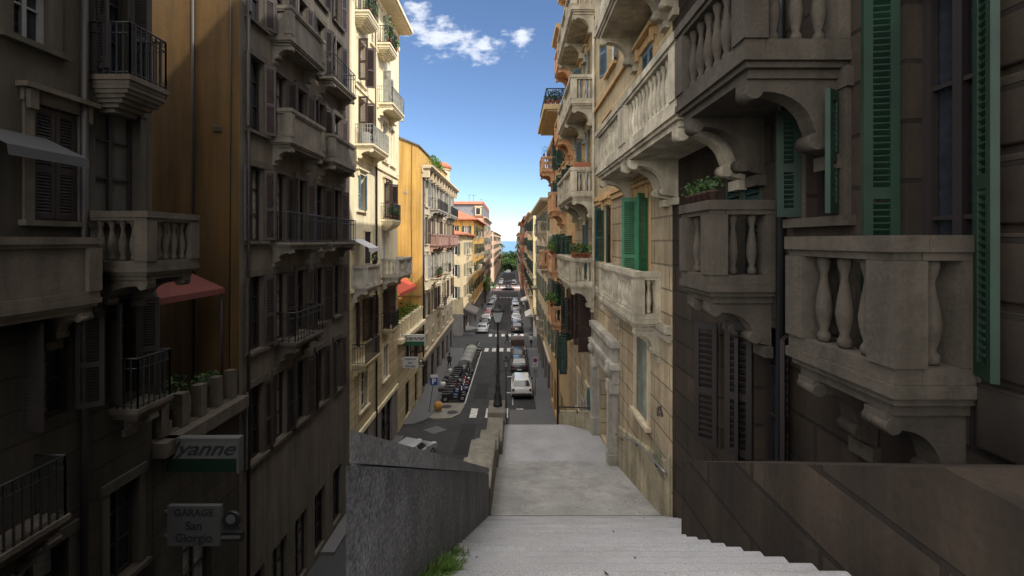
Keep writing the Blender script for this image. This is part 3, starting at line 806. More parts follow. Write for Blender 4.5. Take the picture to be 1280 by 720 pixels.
balcony(r3, 'R', XR, 27.6, 1.9, 3.0, .9, 'stone', orange_st, 0, 3, .7)
balcony(r3, 'R', XR, 28.2, -1.9, 2.8, .85, 'stone', orange_st, 0, 2, .6)
balcony(r3, 'R', XR, 28.4, -5.2, 2.8, .85, 'stone', orange_st, 0, 2, .6)
pipe(r3, [(3.2, 30.2, -5.5), (3.2, 30.2, -13.4)], .07)
wins = []
for t in (32.6, 35.4):
    for z in (5.5, 2., -1.7, -5.2, -8.6): wins.append((t, z, .95, 2.1, dict(sh=greeng, ang=(150, 165), lod=1, sur=creamtrim)))
wins += [(33, -13.2, 1.6, 2.6, dict(frame=darkmetal, lod=2)), (35.6, -13.2, 1.6, 2.6, dict(frame=darkmetal, lod=2))]
r3b = building('tan_house', 'tan house with two small orange balconies past the broad boxed eaves', XR, 'R', 31.02, 37., [(-14.2, 7.4, peachwall, 'wall')], [op(*w[:4]) for w in wins])
fill(r3b, 'R', XR, wins)
for z in (5.4, -1.8): balcony(r3b, 'R', XR, 34.2, z, 2.4, 1.05, 'stone', orange_st, 1, 2, .8)
cornice(r3b, 'R', XR, 31.02, 37, 7.6, .35, peach); flatroof(r3b, XR, 'R', 31.02, 37, 7.62, 10, rooft)

def far_house(name, label, X, side, y0, y1, zt, mat, sh, floors, pitch=3.2, roof=rooft, over=.6, hip=0, balc=0, shop=True, base=None, depth=10, ang=(176, 176), sur=None, balmat=lstone, frontw=True, lod=2):
    zb = gz(y1)-.3; wins = []; zg = gz((y0+y1)/2)
    n = max(1, int((y1-y0-.6)/pitch))
    for z in floors:
        for i in range(n): wins.append((y0+(y1-y0)*(i+.5)/n, z, .95, 1.95, dict(sh=sh, ang=(ang[0]+rnd.uniform(-12, 0), ang[1]+rnd.uniform(-12, 0)), lod=lod, sur=sur)))
    if shop:
        for i in range(n): wins.append((y0+(y1-y0)*(i+.5)/n, gz(y0+(y1-y0)*(i+.5)/n)+.25, min(1.9, pitch*.62), 2.5, dict(frame=darkmetal, lod=2)))
    fw = []
    if frontw:
        sg = -1 if side == 'L' else 1
        for z in floors:
            for k in range(3): fw.append((X+sg*(1.3+k*2.4), z, .9, 1.9, dict(sh=sh, ang=(165, 165), lod=lod)))
    zsplit = zg+3.6
    zones = [(zb, zsplit, base or greybase, 'lower_wall'), (zsplit, zt, mat, 'upper_wall')]
    # openings must not straddle the split
    wins = [w for w in wins if w[1] > zsplit or w[1]+w[3] < zsplit]
    fw = [w for w in fw if w[1] > zsplit]
    h = building(name, label, X, side, y0, y1, zones, [op(*w[:4]) for w in wins], depth, fops=[op(*w[:4]) for w in fw])
    fill(h, side, X, wins); fill(h, 'F', y0, fw)
    sg = -1 if side == 'L' else 1
    if hip: hiproof(h, min(X, X+sg*depth), max(X, X+sg*depth), y0, y1, zt+.2, hip, over, roof)
    else:
        cornice(h, side, X, y0, y1, zt+.2, over, creamtrim); flatroof(h, X, side, y0, y1, zt+.22, depth, roof)
    if balc:
        for z in floors:
            for i in range(n):
                if rnd.random() < balc: balcony(h, side, X, y0+(y1-y0)*(i+.5)/n, z-.05, 1.9, .75, rnd.choice(('stone', 'iron', 'iron')), balmat, 1, 2, .5)
    mb = MB(); band(mb, side, X, y0+.02, y1-.02, zsplit-.1, zsplit+.12, .14); part(mb, 'string_course', creamtrim, h)
    return h
cream1 = surf('warm cream plaster', (.58, .47, .30), .9, .14, .8, 14, .12, .2)
cream2 = surf('pale yellow plaster', (.62, .50, .28), .9, .14, .8, 14, .12, .2)
pinkw = surf('dusty pink plaster', (.52, .33, .24), .9, .14, .8, 14, .12, .2)
redw = surf('brick red plaster', (.48, .14, .08), .9, .14, .8, 14, .12, .2)
sand = surf('sand plaster', (.50, .40, .27), .9, .14, .8, 14, .12, .2)
far_house('cream_eaved_house', 'long cream house with dark tiled eaves half way down the right side', XR, 'R', 37.02, 57.8, 3.5, cream1, greeng, (.9, -2.5, -5.9, -9.2), over=.9, balc=.35)
far_house('pale_yellow_house', 'pale yellow house after the side street on the right', XR, 'R', 66.9, 90, 4.4, cream2, greend, (1.6, -1.8, -5.2, -8.6), over=.8, balc=.35)
far_house('dusty_pink_house', 'dusty pink house with hipped tiled roof far down the right side', XR, 'R', 90.02, 118, 5.0, pinkw, greend, (2.2, -1.2, -4.8, -8.4), over=.9, hip=2., balc=.3)
far_house('brick_red_house', 'brick red house before the plaza on the right', XR-.5, 'R', 118.02, 149, 5.2, redw, greeng, (2.2, -1.2, -4.8, -8.4), over=.9, balc=.3)
far_house('last_sand_house', 'sand coloured house at the far right end by the park', XR, 'R', 177, 297, 3.4, sand, greend, (0, -3.6, -7.2, -10.8), pitch=6, over=.8, balc=.3)

# ===== left: L2 cream house with rusticated base
wins = []
B = dict(sh=browns, sur=creamtrim, style=1)
t1, t2 = 22.9, 27.2
for z, h in ((11.7, 2.2), (8.3, 2.2), (5.0, 2.5)):
    wins += [(t1, z, 1.0, h, dict(sh=browns if z != 11.7 else greys, ang=(95, 110), sur=creamL2)), (t2, z, 1.0, h, dict(sh=greys if z > 6 else None, ang=(100, 150), sur=creamL2))]
wins += [(24.9, 11.2, .85, 2.2, dict(sh=greys, ang=(0, 0), sur=creamL2)), (28.9, 5.0, .9, 2.4, dict(sur=creamL2))]
wins += [(22.9, 1.6, 1.05, 1.9, dict(sh=blues, ang=(0, 25), sur=creamL2, style=1)), (t2+.3, 1.4, 1.1, 2.3, dict(sh=browns, ang=(100, 110), sur=creamtrim, style=2))]
wins += [(23.9, -2.1, 1.0, 2.6, dict(sh=dbrown, ang=(0, 0), sur=creamL2)), (t2, -2.1, 1.5, 2.9, dict(pane=flat('white curtain', (.5, .5, .5), .9), sur=creamL2))]
wins += [(22.6, -5.4, .9, 2.3, dict(sh=browns, ang=(140, 150), sur=None)), (t2, -5.4, 1.0, 2.5, dict(sh=browns, ang=(110, 120), sur=None)), (24.4, -5.4, .8, 2.3, dict(sh=browns, ang=(120, 150)))]
wins += [(23.3, -9.0, 1.1, 2.0, dict(sur=creamL2)), (27.3, -8.7, 1.0, 2.1, dict(sur=creamL2))]
wins += [(23.2, -13.3, 1.6, 2.9, dict(frame=darkmetal)), (27.6, -13.3, 2.4, 3.0, dict(frame=darkmetal))]
l2 = building('cream_corner_house', 'tall cream corner house with curved white balconies and deep sunlit eaves', XL, 'L', 21.3, 30.2,
    [(-14, -10.1, greybase, 'base_wall'), (-10.1, -2.5, creamL2c, 'rusticated_wall'), (-2.5, 14.3, creamL2, 'upper_wall')], [op(*w[:4]) for w in wins])
fill(l2, 'L', XL, wins)
cornice(l2, 'L', XL, 21.3, 30.4, 14.75, 1.05, creamL2, .2, endover=0); flatroof(l2, XL, 'L', 21.3, 30.2, 14.77, 10, rooft)
for z, d, h in ((-2.6, .14, .2), (-10.2, .1, .25), (4.3, .1, .16), (7.9, .08, .14)): mb = MB(); band(mb, 'L', XL, 21.35, 30.15, z, z+h, d); part(mb, 'string_course', creamL2, l2)
for t in (21.5, 25.1, 29.9):
    mb = MB(); band(mb, 'L', XL, t-.22, t+.22, 4.5, 13.9, .1); band(mb, 'L', XL, t-.28, t+.28, 13.2, 13.6, .17); part(mb, 'pilaster', creamL2, l2)
balcony(l2, 'L', XL, 25.9+.3, 11.65, 1.75, .85, 'belly', creamL2); balcony(l2, 'L', XL, 22.6, 11.65, 1.7, .8, 'belly', creamL2)
balcony(l2, 'L', XL, 27.0, 8.2, 2.8, .95, 'iron', creamL2, 0, 2, .5, greys)
balcony(l2, 'L', XL, 23.4, 4.95, 2.9, .95, 'iron', creamL2, 0, 2, .5, greys)
balcony(l2, 'L', XL, 27.3, 1.3, 2.0, .75, 'belly', creamL2)
balcony(l2, 'L', XL, 28.1, -2.15, 3.6, 1.1, 'stone', wstone, 0, 2, .6); balcony(l2, 'L', XL, 22.6, -2.3, 2.2, .8, 'panel', wstone, 0, 2, .6)
balcony(l2, 'L', XL, 27.2, -5.45, 1.6, .7, 'iron', creamL2c, 0, 1, .3); balcony(l2, 'L', XL, 22.8, -6.2, 2.4, .7, 'iron', creamL2c, 0, 2, .4)
pipe(l2, [(XL+.1, 24.95, 13.9), (XL+.1, 24.95, 6.2), (XL+.1, 25.2, 5.6), (XL+.1, 25.2, -13)], .06)
mb = MB()
for k in range(8):
    mb.quad((XL+.02, 21.4+k*.2, .1), (XL+.9, 21.4+k*.2, -.35), (XL+.9, 21.6+k*.2, -.35), (XL+.02, 21.6+k*.2, .1), k % 2)
    mb.quad((XL+.9, 21.4+k*.2, -.352), (XL+.92, 21.4+k*.2, -.55), (XL+.92, 21.6+k*.2, -.55), (XL+.9, 21.6+k*.2, -.352), k % 2)
part(mb, 'awning', [flat('grey awning cloth', (.42, .43, .46), .9), flat('pale awning cloth', (.5, .5, .52), .9)], l2, fix=False)
mb = MB(); mb.quad((XL+.03, 26.0, -12.3), (XL+1.3, 26., -13.05+.0), (XL+1.3, 29.3, -13.1), (XL+.03, 29.3, -12.6))
ac = tag(link('air_conditioner', None), 'white air conditioner unit on the iron balcony of the cream house', 'air conditioner'); ac.location = (XL+.5, 22.5, 4.95)
mb = MB(); mb.box(-.16, .16, -.42, .42, .03, .63); lpart(mb, 'casing', flat('dim white plastic', (.45, .45, .43), .5), ac, bevel=.02)
mb = MB(); mb.tube([(.165+.0, .1+.22*math.cos(a*.3927), .33+.22*math.sin(a*.3927)) for a in range(17)], .02, 5)
mb.tube([(.168, -.12, .33), (.168, .32, .33)], .015, 5); mb.tube([(.17, .1, .11), (.17, .1, .55)], .015, 5); lpart(mb, 'fan_grille', iron, ac)

# ===== left: low terrace block between L2 and the ochre gable
tb = building('terrace_block', 'low shop block with a planted roof terrace between cream house and ochre gable', XL, 'L', 30.22, 38.4, [(-14.2, -7.0, creamL2c, 'wall')],
    [op(33.2, -13.4, 1.5, 2.6), op(36.2, -13.5, 1.2, 2.5), op(33.2, -9.6, 1.1, 1.9), op(36.2, -9.6, 1.1, 1.9)], depth=10)
fill(tb, 'L', XL, [(33.2, -13.4, 1.5, 2.6, dict(frame=darkmetal)), (36.2, -13.5, 1.2, 2.5, dict(frame=darkmetal)), (33.2, -9.6, 1.1, 1.9, dict(sh=dbrown, ang=(150, 150))), (36.2, -9.6, 1.1, 1.9, dict(sh=dbrown, ang=(150, 150)))])
mb = MB(); mb.box(XL-10, XL, 30.22, 38.4, -6.998, -6.9); band(mb, 'L', XL, 30.22, 38.4, -7.25, -6.95, .35); part(mb, 'terrace_floor', creamL2, tb)
mb = MB()
for i in range(9):
    t = 30.6+i*.95; mb.box(XL-.22, XL+.08, t-.14, t+.14, -6.898, -5.9); mb.box(XL-.26, XL+.12, t-.18, t+.18, -5.898, -5.8)
mb.box(XL-.12, XL-.02, 30.3, 38.3, -6.5, -6.4); mb.box(XL-.12, XL-.02, 30.3, 38.3, -6.1, -6.02)
part(mb, 'terrace_parapet', creamL2, tb)
mb = MB(); wall_face(mb, 'L', XL-2.2, 30.24, 38.38, -6.9, -2.6, [(32.5, 34, -6.9, -4.6), (35.4, 36.8, -6.9, -4.6)]); mb.box(XL-10, XL-2.2, 30.24, 38.38, -2.6, -2.4)
part(mb, 'penthouse_wall', yellow, tb, fix=False)
mb = MB(); mb.quad((XL-2.18, 31.4, -2.7), (XL-.2, 31.4, -3.85), (XL-.2, 37.3, -3.85), (XL-2.18, 37.3, -2.7)); mb.quad((XL-.2, 31.4, -3.852), (XL-.2, 37.3, -3.852), (XL-.18, 37.3, -4.1), (XL-.18, 31.4, -4.1))
part(mb, 'awning', flat('red awning cloth', (.45, .07, .035), .9), tb, fix=False)
gp = 'plants on the sunny roof terrace'
for i, (x, y, s) in enumerate(((-8.5, 31.6, 1.), (-8.9, 33., 1.3), (-8.5, 34.4, 1.1), (-8.8, 36., 1.4), (-8.5, 37.3, 1.))):
    potted('leafy terrace shrub in a clay pot behind the cream terrace piers', (x, y, -6.9), .25, .45, .5*s, .65*s, 260, leaf_b if i != 0 else leaf_y, terracotta, gp, .1)

# ===== left: L4 ochre gable house
wins = []
for i, t in enumerate((40.3, 43.6, 46.9, 50.2, 53.5, 56.8)):
    for z, h in ((3.2, 2.5), (-.3, 2.5), (-3.6, 2.4), (-7.0, 2.2), (-10.0, 1.3)):
        wins.append((t, z, 1.0, h, dict(sh=(greys, browns, greys, browns, dbrown)[[3.2, -.3, -3.6, -7., -10.].index(z)], ang=(rnd.uniform(150, 176), rnd.uniform(150, 176)), sur=creamtrim, style=1, lod=1) if z > -9 else dict(sur=creamtrim)))
    wins.append((t, gz(t)+.2, 1.7, 2.4, dict(frame=darkmetal, lod=1)))
l4 = building('ochre_gable_house', 'grey beige house with a big blank ochre side wall and long white balconies', XL, 'L', 38.42, 58.2,
    [(-14.5, -10.6, greybase, 'base_wall'), (-10.6, 6.5, beige, 'upper_wall')], [op(*w[:4]) for w in wins if w[1] > -10.6 or w[1]+w[3] < -10.6], frontmat=yellow)
fill(l4, 'L', XL, [w for w in wins if w[1] > -10.6 or w[1]+w[3] < -10.6])
cornice(l4, 'L', XL, 38.42, 58.2, 6.75, .95, creamtrim, .18, mod=1.65, endover=.05, moddrop=.8)
mb = MB()   # gable top and attic set back from the eaves
mb.prism([(XL-10, 6.5), (XL-10, 10.6), (XL-2.2, 9.2), (XL-.35, 8.4), (XL-.35, 6.5)], lambda p, q, t: (p, t, q), 38.42, 56.5)
part(mb, 'attic', yellow, l4)
mb = MB(); mb.prism([(XL-10, 10.6), (XL-10, 10.75), (XL-2.2, 9.35), (XL-.2, 8.52), (XL-.2, 8.4), (XL-2.2, 9.2)], lambda p, q, t: (p, t, q), 38.3, 56.6); part(mb, 'roof', slate, l4)
mb = MB(); mb.lathe([(1.0, 6.7), (1.0, 9.0), (1.15, 9.02), (1.15, 9.2)], XL-1.0, 55.5, 0, 14, smooth=False); part(mb, 'turret', cream1, l4)
mb = MB(); mb.lathe([(1.25, 9.2), (1.2, 9.5), (.8, 9.9), (.3, 10.1), (.02, 10.15)], XL-1.0, 55.5, 0, 14); part(mb, 'turret_roof', rooft, l4)
for z in (3.1, -.4):
    for a, b_ in ((42., 48.6), (51., 57.8)): balcony(l4, 'L', XL, (a+b_)/2, z, b_-a, .85, 'iron' if z > 0 else 'panel', wstone if z > 0 else surf('faded rose stone', (.36, .22, .18), .9, .25, 2, 20, .2, .3), 1, 4, .5)
balcony(l4, 'L', XL, 43.5, -3.65, 2.2, .8, 'iron', beige, 1, 2, .4); balcony(l4, 'L', XL, 50.4, -3.65, 2.2, .8, 'iron', beige, 1, 2, .4); balcony(l4, 'L', XL, 46.9, -7.05, 2.2, .8, 'iron', beige, 1, 2, .4)
pipe(l4, [(XL+.08, 38.7, 6), (XL+.08, 38.7, -13)], .07)
mb = MB(); band(mb, 'L', XL, 38.5, 58.1, -10.7, -10.45, .2); part(mb, 'string_course', creamtrim, l4)
mb = MB(); mb.tube([(-8, 38.36, -4.9), (-11, 38.36, -4.9)], .03, 5); part(mb, 'cable', darkmetal, l4)
pipe(l4, [(-8.9, 38.38, 8.6), (-8.95, 38.38, 2), (-8.85, 38.38, -4.8)], .018, darkmetal, 'cable')
mb = MB(); mb.box(-9.6, -9.35, 38.39, 38.42, 4.2, 4.4); part(mb, 'vent', greys, l4)

# ===== left further down
far_house('cream_awning_house', 'low cream house with green shutters at the corner of the side street', XL+.4, 'L', 66.9, 83, .9, cream1, greeng, (-2.2, -5.6, -9.0), over=.7, balc=.4, hip=1.3)
far_house('yellow_hip_house', 'yellow house under a red hipped tile roof on the left', XL+.6, 'L', 83.02, 112, 4.0, yellow, greend, (1., -2.6, -6.2, -9.8), over=.9, hip=2.6, balc=.35)
mh = far_house('mansard_house', 'pink house with a grey mansard roof and dormer far down the left', XL+.6, 'L', 112.02, 149, 6.0, pinkw, greeng, (2.6, -1., -4.6, -8.2, -11.6), over=.8, balc=.35)
mb = MB(); mb.prism([(112.5, 6.4), (113.6, 9.6), (147.5, 9.6), (148.6, 6.4)], lambda p, q, t: (t, p, q), XL-8.8, XL+.2); part(mb, 'mansard', slate, mh)
mb = MB(); mb.prism([(112.9, 9.602), (116, 10.6), (145, 10.6), (148, 9.602)], lambda p, q, t: (t, p, q), XL-8.9, XL+.3); part(mb, 'roof', rooft, mh)
mb = MB(); mb.box(-9.6, -8., 112.2, 113.6, 6.6, 8.8); mb.box(-9.8, -7.8, 112.1, 113.7, 8.802, 9.05); mb.box(-9.3, -8.3, 112.15, 112.198, 6.9, 8.5, 1); part(mb, 'dormer', [cream1, glass], mh)
mb = MB()
for x, y, h in ((-10.5, 118, 2.2), (-9, 126, 1.8), (-12, 121, 2.6)): mb.tube([(x, y, 10), (x, y, 10.4+h)], .04, 5); mb.tube([(x-.5, y, 10.2+h), (x+.5, y, 10.2+h)], .03, 5)
part(mb, 'aerial', iron, mh)
far_house('last_pink_house', 'faded rose house at the far left end by the park', XL+.3, 'L', 177, 297, 3.6, surf('faded rose plaster', (.55, .38, .28), .9, .14, .8, 14, .1, .2), greend, (0, -3.6, -7.2, -10.8), pitch=6, over=.8, balc=.3)

# ===== left near the camera: houses with dimness put into their colours, narrow gap between
dk = dict(frame=dbrown)
wins = [(7.58, .35, .75, 1.95, dict(sh=dbrown, ang=(0, 0), sur=darkst, style=1, **dk)), (8.75, .45, 1.0, 2.2, dict(pane=dcurt, sur=darkLu, **dk)),
        (7.45, -3.1, .8, 1.8, dict(sh=dbrown, ang=(100, 130), **dk)), (8.85, -3.2, .7, 2.0, dict(sh=dbrown, ang=(100, 120), **dk)),
        (7.2, 3.3, .6, 1.2, dict(sur=darkLu, style=0, frame=flat('dim white paint', (.2, .2, .2), .6))), (8.65, 3.25, .7, 2.2, dict(sh=dbrown, ang=(110, 110), **dk)),
        (7.3, -7.3, .9, 2.0, dict(sur=darkLu, **dk)), (8.9, -6.9, .7, 1.9, dict(sur=darkLu, **dk))]
for z in (-7.2, -3.4, .4, 4.): wins.append((4.8, z, 1., 2.1, dict(sh=dbrown, ang=(165, 165), lod=1, **dk)))
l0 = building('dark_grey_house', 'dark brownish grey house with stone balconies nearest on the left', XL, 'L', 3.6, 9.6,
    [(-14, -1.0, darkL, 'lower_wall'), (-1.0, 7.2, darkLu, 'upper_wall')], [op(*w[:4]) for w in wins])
fill(l0, 'L', XL, wins)
cornice(l0, 'L', XL, 3.6, 9.6, 7.4, .9, darkst, endover=0); flatroof(l0, XL, 'L', 3.6, 9.6, 7.42, 10, rooft)
balcony(l0, 'L', XL, 8.62, 3.15, .95, .8, 'belly', darkst); balcony(l0, 'L', XL, 8.72, -.5, 1.35, 1.2, 'stone', darkst, 0, 2, .5)
balcony(l0, 'L', XL, 6.75, -1.0, 1.9, .7, 'panel', darkst, 0, 2, .5); balcony(l0, 'L', XL, 9.0, -3.35, .9, .6, 'iron', darkst, 0, 1, .3); balcony(l0, 'L', XL, 6.5, -4.6, 1.6, .55, 'iron', darkst, 0, 2, .4)
pipe(l0, [(XL+.1, 7.98, 7), (XL+.1, 7.98, -12.6)], .06, flat('near black pipe', (.01, .007, .006), .6))
mb = MB()
for k in range(8):
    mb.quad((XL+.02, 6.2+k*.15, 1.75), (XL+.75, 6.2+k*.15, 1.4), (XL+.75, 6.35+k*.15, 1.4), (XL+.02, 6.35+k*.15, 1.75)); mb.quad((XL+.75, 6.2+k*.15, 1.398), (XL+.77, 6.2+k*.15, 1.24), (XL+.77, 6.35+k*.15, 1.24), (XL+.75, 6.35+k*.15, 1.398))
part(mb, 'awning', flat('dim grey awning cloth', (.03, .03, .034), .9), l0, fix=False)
mb = MB(); band(mb, 'L', XL, 3.7, 9.55, -1.1, -.9, .1); part(mb, 'string_course', darkst, l0)
# low block in the gap
t0b = building('dark_terrace_block', 'dark low block with planted roof terrace squeezed between the two dark houses', XL, 'L', 9.62, 12.65, [(-14, -4.6, darkL, 'wall')], [op(10.4, -13, 1., 2.4), op(11.8, -13, 1., 2.4), op(11, -9, 1., 1.8)])
fill(t0b, 'L', XL, [(10.4, -13, 1., 2.4, dk), (11.8, -13, 1., 2.4, dk), (11, -9, 1., 1.8, dk)])
mb = MB(); mb.box(XL-10, XL, 9.62, 12.65, -4.598, -4.5); band(mb, 'L', XL, 9.62, 12.65, -4.85, -4.52, .3)
for i in range(5): mb.box(XL-.2, XL+.05, 9.8+i*.62, 10.02+i*.62, -4.498, -3.7)
part(mb, 'terrace_parapet', darkst, t0b)
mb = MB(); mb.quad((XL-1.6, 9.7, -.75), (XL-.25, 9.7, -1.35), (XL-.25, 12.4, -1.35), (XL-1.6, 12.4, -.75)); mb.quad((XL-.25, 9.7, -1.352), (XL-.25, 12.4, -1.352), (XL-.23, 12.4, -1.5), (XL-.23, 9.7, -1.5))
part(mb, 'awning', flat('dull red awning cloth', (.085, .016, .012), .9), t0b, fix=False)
mb = MB()
for y in (9.75, 12.35): mb.tube([(XL-.3, y, -4.5), (XL-.3, y, -1.4)], .025, 6)
part(mb, 'awning_post', iron, t0b)
for i, (x, y, s) in enumerate(((-8.45, 10.2, .8), (-8.6, 11., 1.2), (-8.4, 11.7, .9), (-8.5, 12.2, .8))):
    potted('dark leafy shrub in a pot on the small dark terrace', (x, y, -4.5), .18, .3, .3*s, .42*s, 160, leaf_d, flat('blackish clay', (.05, .022, .014), .9), 'plants on the dark terrace', .07)  # pots darkened in colour like the houses around them
wins = []
for i, t in enumerate((13.5, 14.9, 16.4, 18.0, 19.8)):
    for z in (9.9, 6.8, 3.4, 0., -3.4, -6.8): wins.append((t, z, .75, 2.3, dict(sh=dbrown if i % 2 else flat('dim mauve shutter paint', (.04, .03, .03), .7), ang=(rnd.uniform(140, 172), rnd.uniform(140, 172)), sur=darkst, lod=1, **dk)))
    wins.append((t, -12.8, .95, 2.4, dk))
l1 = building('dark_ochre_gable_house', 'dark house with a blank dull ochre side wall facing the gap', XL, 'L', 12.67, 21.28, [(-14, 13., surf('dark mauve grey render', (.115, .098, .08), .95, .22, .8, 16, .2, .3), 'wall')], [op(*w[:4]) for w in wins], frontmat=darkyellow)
fill(l1, 'L', XL, wins)
cornice(l1, 'L', XL, 12.67, 21.28, 13.2, .9, darkst, mod=1.2, endover=0); flatroof(l1, XL, 'L', 12.67, 21.28, 13.22, 10, rooft)
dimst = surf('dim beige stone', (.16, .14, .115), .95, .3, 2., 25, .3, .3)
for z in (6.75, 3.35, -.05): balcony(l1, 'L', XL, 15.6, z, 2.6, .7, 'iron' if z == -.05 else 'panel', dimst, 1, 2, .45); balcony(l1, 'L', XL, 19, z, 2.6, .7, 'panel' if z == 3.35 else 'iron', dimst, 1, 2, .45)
balcony(l1, 'L', XL, 15.7, -3.45, 2.2, .7, 'iron', darkst, 1, 2, .45)
pipe(l1, [(XL+.1, 12.95, 12.5), (XL+.1, 12.95, -12.6)], .05, flat('near black pipe', (.01, .007, .006), .6))

pipe(l1, [(-8.25, 12.64, 12.8), (-8.22, 12.64, 5), (-8.28, 12.64, -4.4)], .014, iron, 'cable')
pipe(l1, [(-9.3, 12.6, 12.8), (-9.3, 12.6, -4.4)], .045, darkmetal)
mb = MB(); mb.box(-8.75, -8.5, 12.645, 12.668, 3.2, 3.38)
for k in range(4): mb.box(-8.74, -8.51, 12.63, 12.6445, 3.22+k*.04, 3.235+k*.04)
part(mb, 'vent', darkst, l1)
# ------------------------------------------------------------------ vehicles
def loc_on(x, y, dz=0.): return (x, y, gz(y)+dz)
SLOPE = math.atan(-.033)
def car(label, x, y, col, style='hatch', heading=0., name='parked_car', group=None, rough=.3, canvas=None, cat='car'):
    """heading 0: nose points down the street (+Y)"""
    o = thing(name, label, cat, loc_on(x, y, .004), heading, group)
    o.rotation_euler = (SLOPE*math.cos(heading), SLOPE*math.sin(heading), heading)
    paint = flat('car paint %.2f %.2f %.2f' % col, col, rough, .25 if max(col) < .6 else .0, .5, .6, var=.05)
    trim = flat('black plastic', (.02, .02, .02), .6)
    L, Wd, H = dict(hatch=(4.0, 1.74, 1.48), suv=(4.25, 1.82, 1.68), sedan=(4.4, 1.76, 1.44), van=(4.6, 1.85, 1.95), pickup=(4.4, 1.75, 1.9))[style]
    w = Wd/2; yb, yf = -L/2, L/2; belt = {'hatch': .92, 'suv': 1.06, 'sedan': .9, 'van': 1.1, 'pickup': 1.0}[style]; g = .2
    hood = belt-.1
    # lower body: profile swept across the width with rounded plan corners
    pr = [(yb+.08, g+.08), (yb, g+.25), (yb+.02, belt-.2), (yb+.1, belt), (yf-L*.3, belt), (yf-.45, hood-.04), (yf-.08, hood-.2), (yf, g+.3), (yf-.06, g+.06), (yf-.3, g), (yb+.3, g)]
    mb = MB(); secs = ((-w, .07), (-w+.07, .015), (-w+.2, 0), (w-.2, 0), (w-.07, .015), (w, .07)); n = len(pr)
    for sx, ins in secs:
        k = (1-ins*1.1)
        for p, q in pr: mb.v.append((sx, p*(1-ins*.35), (q-.6)*k+.6))
    for a in range(len(secs)-1):
        for i in range(n):
            j = (i+1) % n; mb.f.append([a*n+i, a*n+j, (a+1)*n+j, (a+1)*n+i]); mb.m.append(0); mb.s.append(True)
    mb.f += [list(range(n))[::-1], [(len(secs)-1)*n+i for i in range(n)]]; mb.m += [0, 0]; mb.s += [False, False]
    body = lpart(mb, 'body', paint, o, bevel=.03)
    cb = dict(hatch=(yb+.12, yf-1.05, yb+.42, yf-1.8), suv=(yb+.1, yf-1.1, yb+.32, yf-1.6), sedan=(yb+.55, yf-1.25, yb+1.15, yf-1.95), van=(yb+.06, yf-.75, yb+.12, yf-1.35), pickup=(yf-1.95, yf-.5, yf-1.85, yf-1.0))[style]
    wb, wt = w-.07, w-.23
    bot = [(-wb, cb[0], belt-.03), (wb, cb[0], belt-.03), (wb, cb[1], belt-.03), (-wb, cb[1], belt-.03)]
    top = [(-wt, cb[2], H-.03), (wt, cb[2], H-.03), (wt, cb[3], H-.03), (-wt, cb[3], H-.03)]
    mb = MB(); mb.add(bot+top, [(0, 3, 2, 1), (4, 5, 6, 7), (0, 1, 5, 4), (1, 2, 6, 5), (2, 3, 7, 6), (3, 0, 4, 7)])
    cab = lpart(mb, 'cabin', paint, o, bevel=.06)
    def pane(nm, i, j, u0, u1, v0, v1, mat=carglass, offn=.006):
        B0, B1, T0, T1 = Vector(bot[i]), Vector(bot[j]), Vector(top[i]), Vector(top[j])
        nr = (B1-B0).cross(T0-B0).normalized(); c = sum((Vector(p) for p in bot+top), Vector())/8
        if (B0-c).dot(nr) < 0: nr = -nr
        P = lambda u, v: (B0.lerp(B1, u)).lerp(T0.lerp(T1, u), v)+nr*offn
        m2 = MB(); m2.quad(P(u0, v0), P(u1, v0), P(u1-.02, v1), P(u0+.02, v1))
        return lpart(m2, nm, mat, cab, fix=False)
    if style != 'pickup':
        pane('rear_window', 0, 1, .07, .93, .16 if style != 'van' else .35, .88)
        pane('windscreen', 2, 3, .06, .94, .12, .9)
        for i, j in ((1, 2), (3, 0)):
            pane('side_window', i, j, .09, .46, .16, .86); pane('side_window', i, j, .5, .88, .16, .86)
    else:
        pane('rear_window', 0, 1, .15, .85, .3, .85); pane('windscreen', 2, 3, .06, .94, .12, .9)
        for i, j in ((1, 2), (3, 0)): pane('side_window', i, j, .15, .85, .2, .85)
        m2 = MB(); m2.box(-w+.02, w-.02, yb+.02, yf-2.0, belt+.004, H+.05); lpart(m2, 'canvas_cover', flat('brown canvas', (.075, .055, .045), .9), o, bevel=.05)
        m2 = MB(); m2.box(-w, w, yb-.03, yb+.016, .62, belt+.12); lpart(m2, 'tailgate', flat('beige tailgate', (.42, .36, .26), .6), o)
    m2 = MB(); m2.box(-w+.06, w-.06, yb-.06, yb+.1, .3, .55); lpart(m2, 'bumper', trim if style in ('suv', 'van', 'pickup') else paint, o, bevel=.04)
    m2 = MB(); m2.box(-.26, .26, yb-.075, yb-.06+.0, .62 if style == 'suv' else .4, .74 if style == 'suv' else .51); lpart(m2, 'number_plate', white, o)
